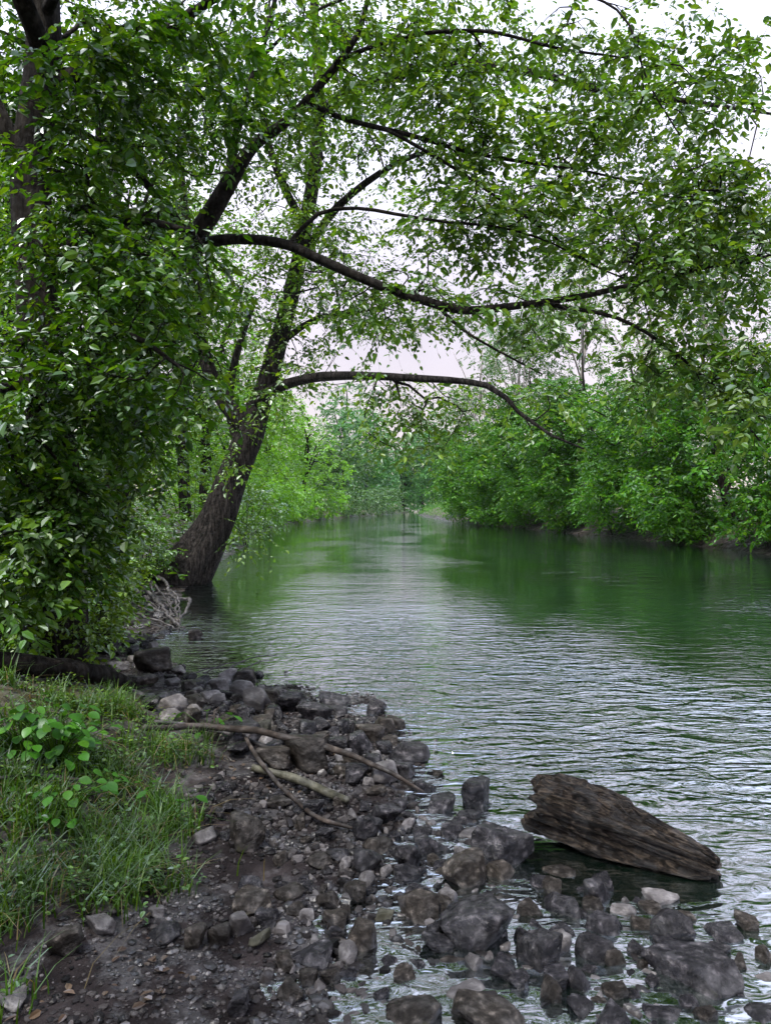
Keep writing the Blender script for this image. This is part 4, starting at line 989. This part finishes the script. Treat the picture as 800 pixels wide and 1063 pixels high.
# ------------------------------------------------------------------ driftwood, sticks, roots
def driftlog():
    A0 = np.array([.72, 3.60, .155]); B0 = np.array([1.40, 3.18, .05]); nu, nv = 260, 200
    u = np.linspace(0, 1, nu); v = np.linspace(0, 2*math.pi, nv, endpoint=False)
    ax = norm(B0-A0); sd_ = norm(np.cross(ax, [0, 0, 1])); up = np.cross(sd_, ax); L = np.linalg.norm(B0-A0)
    U, Vv = np.meshgrid(u, v, indexing='ij')
    prof = np.interp(u, [0, .03, .12, .35, .6, .8, .93, 1], [.12, .165, .185, .18, .155, .135, .115, .075])[:, None]
    g = np.stack([U*2.2, np.cos(Vv)*1.6, np.sin(Vv)*1.6], -1).reshape(-1, 3)
    grain = np.stack([U*1.5, np.cos(Vv)*9, np.sin(Vv)*9], -1).reshape(-1, 3)
    r = prof*(1+.20*fbm(g, 3, 4).reshape(U.shape)+.05*fbm(grain*np.array([3, 1, 1]), 4, 6).reshape(U.shape)-.22*np.abs(vnoise(grain*np.array([1.2, .33, .33]), 16)).reshape(U.shape)**.6*sm(.0, .5, vnoise(g*1.7, 44).reshape(U.shape)+.4))
    cr = np.abs(vnoise(grain*np.array([.8, .5, .5]), 61)).reshape(U.shape); r = r*(1-.16*np.exp(-(cr/.05)**2))
    # broken layer step along the upper side: the far half loses its top layer past u~.52
    topness = np.clip(np.sin(Vv), 0, 1); step = sm(.5, .56, U+.05*np.sin(Vv*3)+.04*vnoise(grain*.5, 9).reshape(U.shape))
    r = r*(1-.22*topness**1.5*step)
    # flattened underside
    r = r*(1-.25*np.clip(-np.sin(Vv), 0, 1))
    jag = .05*vnoise(np.stack([0*Vv, np.cos(Vv)*4, np.sin(Vv)*4], -1).reshape(-1, 3), 12).reshape(U.shape)*((U < .06)*1.6+(U > .9)*1.2)
    C = A0+ax*L*(U+jag)[..., None]
    C = C+up*(.012*np.sin(U*5))[..., None]
    V = C+sd_*(np.cos(Vv)*r*.85)[..., None]+up*(np.sin(Vv)*r)[..., None]
    V = V.reshape(-1, 3); idx = np.arange(nu*nv).reshape(nu, nv)
    q = np.stack([idx[:-1], np.roll(idx[:-1], -1, 1), np.roll(idx[1:], -1, 1), idx[1:]], -1).reshape(-1, 4)
    # end caps, hollowed
    rings = [V]; base = nu*nv; qs = [q]; last = idx[0]; c0 = V[idx[0]].mean(0)
    for s_, dpt in ((.75, .01), (.4, .04), (.05, .05)):
        rg = c0+(V[idx[0]]-c0)*s_+ax*dpt; rings.append(rg); cur = base+np.arange(nv); base += nv
        qs.append(np.stack([np.roll(last, -1), last, cur, np.roll(cur, -1)], -1)); last = cur
    last = idx[-1]; c1 = V[idx[-1]].mean(0)
    for s_, dpt in ((.5, .01), (.05, .012)):
        rg = c1+(V[idx[-1]]-c1)*s_+ax*dpt; rings.append(rg); cur = base+np.arange(nv); base += nv
        qs.append(np.stack([last, np.roll(last, -1), np.roll(cur, -1), cur], -1)); last = cur
    V = np.concatenate(rings)
    # local frame with x along the grain so that the wood texture runs with it
    loc = (A0+B0)/2; Rm = np.stack([ax, -sd_, up], 1)
    Vl = (V-loc)@Rm
    o = mesh('driftwood_log', Vl, qs, M_wood, smooth=True)
    from mathutils import Matrix
    Mx = Matrix([[*Rm[0], loc[0]], [*Rm[1], loc[1]], [*Rm[2], loc[2]], [0, 0, 0, 1]]); o.matrix_world = Mx
    tag(o, 'big weathered brown driftwood log lying half out of the shallow water', 'log')
driftlog()
def stick(name, label, pts, mat, cat='stick', lift=.015, twigs=(), group=None):
    rngs = np.random.default_rng(len(label)); out = []
    for px, py, r, dz in pts:
        p = hit(px, py); out.append([p[0], p[1], max(p[2], -.01)+lift+dz+r, r])
    c = catmull(np.array(out), .035); c[:, :3] += np.stack([vnoise(c[:, :3]*5+k*9, k) for k in range(3)], -1)*.012
    T = Tubes(); T.add(c[:, :3], c[:, 3]*(1+.12*vnoise(c[:, :3]*20, 3)), 12, .12, 5)
    for t, dx, dy, dz, r in twigs:
        s = c[int(t*(len(c)-1)), :3]; e = s+np.array([dx, dy, dz]); md = (s+e)/2+rngs.normal(size=3)*.02
        cc = catmull(np.array([[*s, r], [*md, r*.8], [*e, r*.4]]), .03); T.add(cc[:, :3], cc[:, 3], 7, .1, 3)
    o = T.build(name, mat); tag(o, label, cat, group); return o
GS = 'sticks washed up on the shore'
stick('fallen_log', 'dark fallen log half buried in the turf above the shore', [(-15, 700, .07, .02), (30, 708, .072, .03), (80, 714, .07, .04), (122, 720, .06, .04), (142, 724, .045, .02)], M_bark, 'log', lift=.0)
stick('stick', 'long dark stick lying across the stone heap to the water', [(150, 772, .016, .05), (215, 776, .020, .09), (290, 792, .020, .13), (350, 806, .018, .11), (400, 820, .014, .08), (438, 834, .007, .02)], M_stick, group=GS, twigs=[(.3, .02, .03, .12, .006), (.33, -.08, .05, .06, .005), (.6, .15, .1, .02, .006)])
stick('stick', 'short thick mossy stick under the long dark stick', [(262, 806, .020, .01), (300, 818, .024, .02), (335, 832, .022, .02), (360, 840, .018, .01)], M_stickm, group=GS)
stick('stick', 'thin curved stick running down the mud to the flat stones', [(252, 775, .010, .05), (268, 802, .012, .05), (295, 830, .012, .02), (330, 856, .011, .01), (362, 866, .008, 0), (388, 868, .005, 0)], M_stick, group=GS, twigs=[(.12, .05, .04, .05, .004)])
stick('stick', 'thin pale stick on the turf at the left edge', [(-5, 820, .009, .03), (45, 822, .010, .04), (92, 822, .008, .03)], M_root, group=GS)
stick('stick', 'grey broken stick behind the long dark stick', [(160, 758, .012, .02), (230, 772, .014, .05), (300, 800, .012, .05)], M_root, group=GS, twigs=[(.6, .1, .12, .03, .005)])
# twigs poking out of the shallow water
T = Tubes(); rng = np.random.default_rng(12)
for (a, b_, c_, d_) in [(205, 700, 262, 690), (232, 694, 290, 683), (188, 704, 240, 697), (246, 700, 285, 688)]:
    s = np.array([*px_shore(a, b_), -.02]); e = np.array([*px_shore(c_, d_), .03]); md = (s+e)/2+np.array([0, 0, .05])
    cc = catmull(np.array([[*s, .007], [*md, .006], [*e, .002]]), .06); T.add(cc[:, :3], cc[:, 3], 6)
tag(T.build('water_twigs', M_root), 'pale sunken branch with thin twigs breaking the calm water', 'branch')
# exposed roots tangle
T = Tubes(); rng = np.random.default_rng(13)
base = hit(150, 600)
for k in range(15):
    a0 = hit(rng.uniform(146, 160), rng.uniform(592, 640)); a1 = np.array([*px_shore(rng.uniform(165, 192), rng.uniform(636, 662)), rng.uniform(-.02, .06)])
    md = (a0+a1)/2+rng.normal(size=3)*np.array([.25, .5, .06])+np.array([0, 0, .12]); r = rng.uniform(.012, .035)
    cc = catmull(np.array([[*a0, r], [*md, r*.8], [*a1, r*.4]]), .1); cc[:, :3] += rng.normal(size=(len(cc), 3))*.012; T.add(cc[:, :3], cc[:, 3], 7, .15, k)
tag(T.build('exposed_roots', M_root), 'tangle of bare pale roots washed out at the water edge', 'roots')

# ------------------------------------------------------------------ haze over the river
def haze(dens=.00007):
    m, nt, out = newmat('haze_air'); v = nt.nodes.new('ShaderNodeVolumePrincipled'); v.inputs['Density'].default_value = dens
    v.inputs['Color'].default_value = (.80, .92, 1.0, 1); v.inputs['Anisotropy'].default_value = .2; nt.links.new(v.outputs[0], out.inputs['Volume'])
    x0, x1, y0, y1, z0, z1 = -460, 460, -90, 960, -4, 60
    V = [(x, y, z) for z in (z0, z1) for y in (y0, y1) for x in (x0, x1)]
    o = mesh('haze', V, [[(0, 2, 3, 1), (4, 5, 7, 6), (0, 1, 5, 4), (1, 3, 7, 5), (3, 2, 6, 7), (2, 0, 4, 6)]], m); tag(o, 'thin blue green evening haze hanging over the river', 'haze', kind='stuff')
haze()
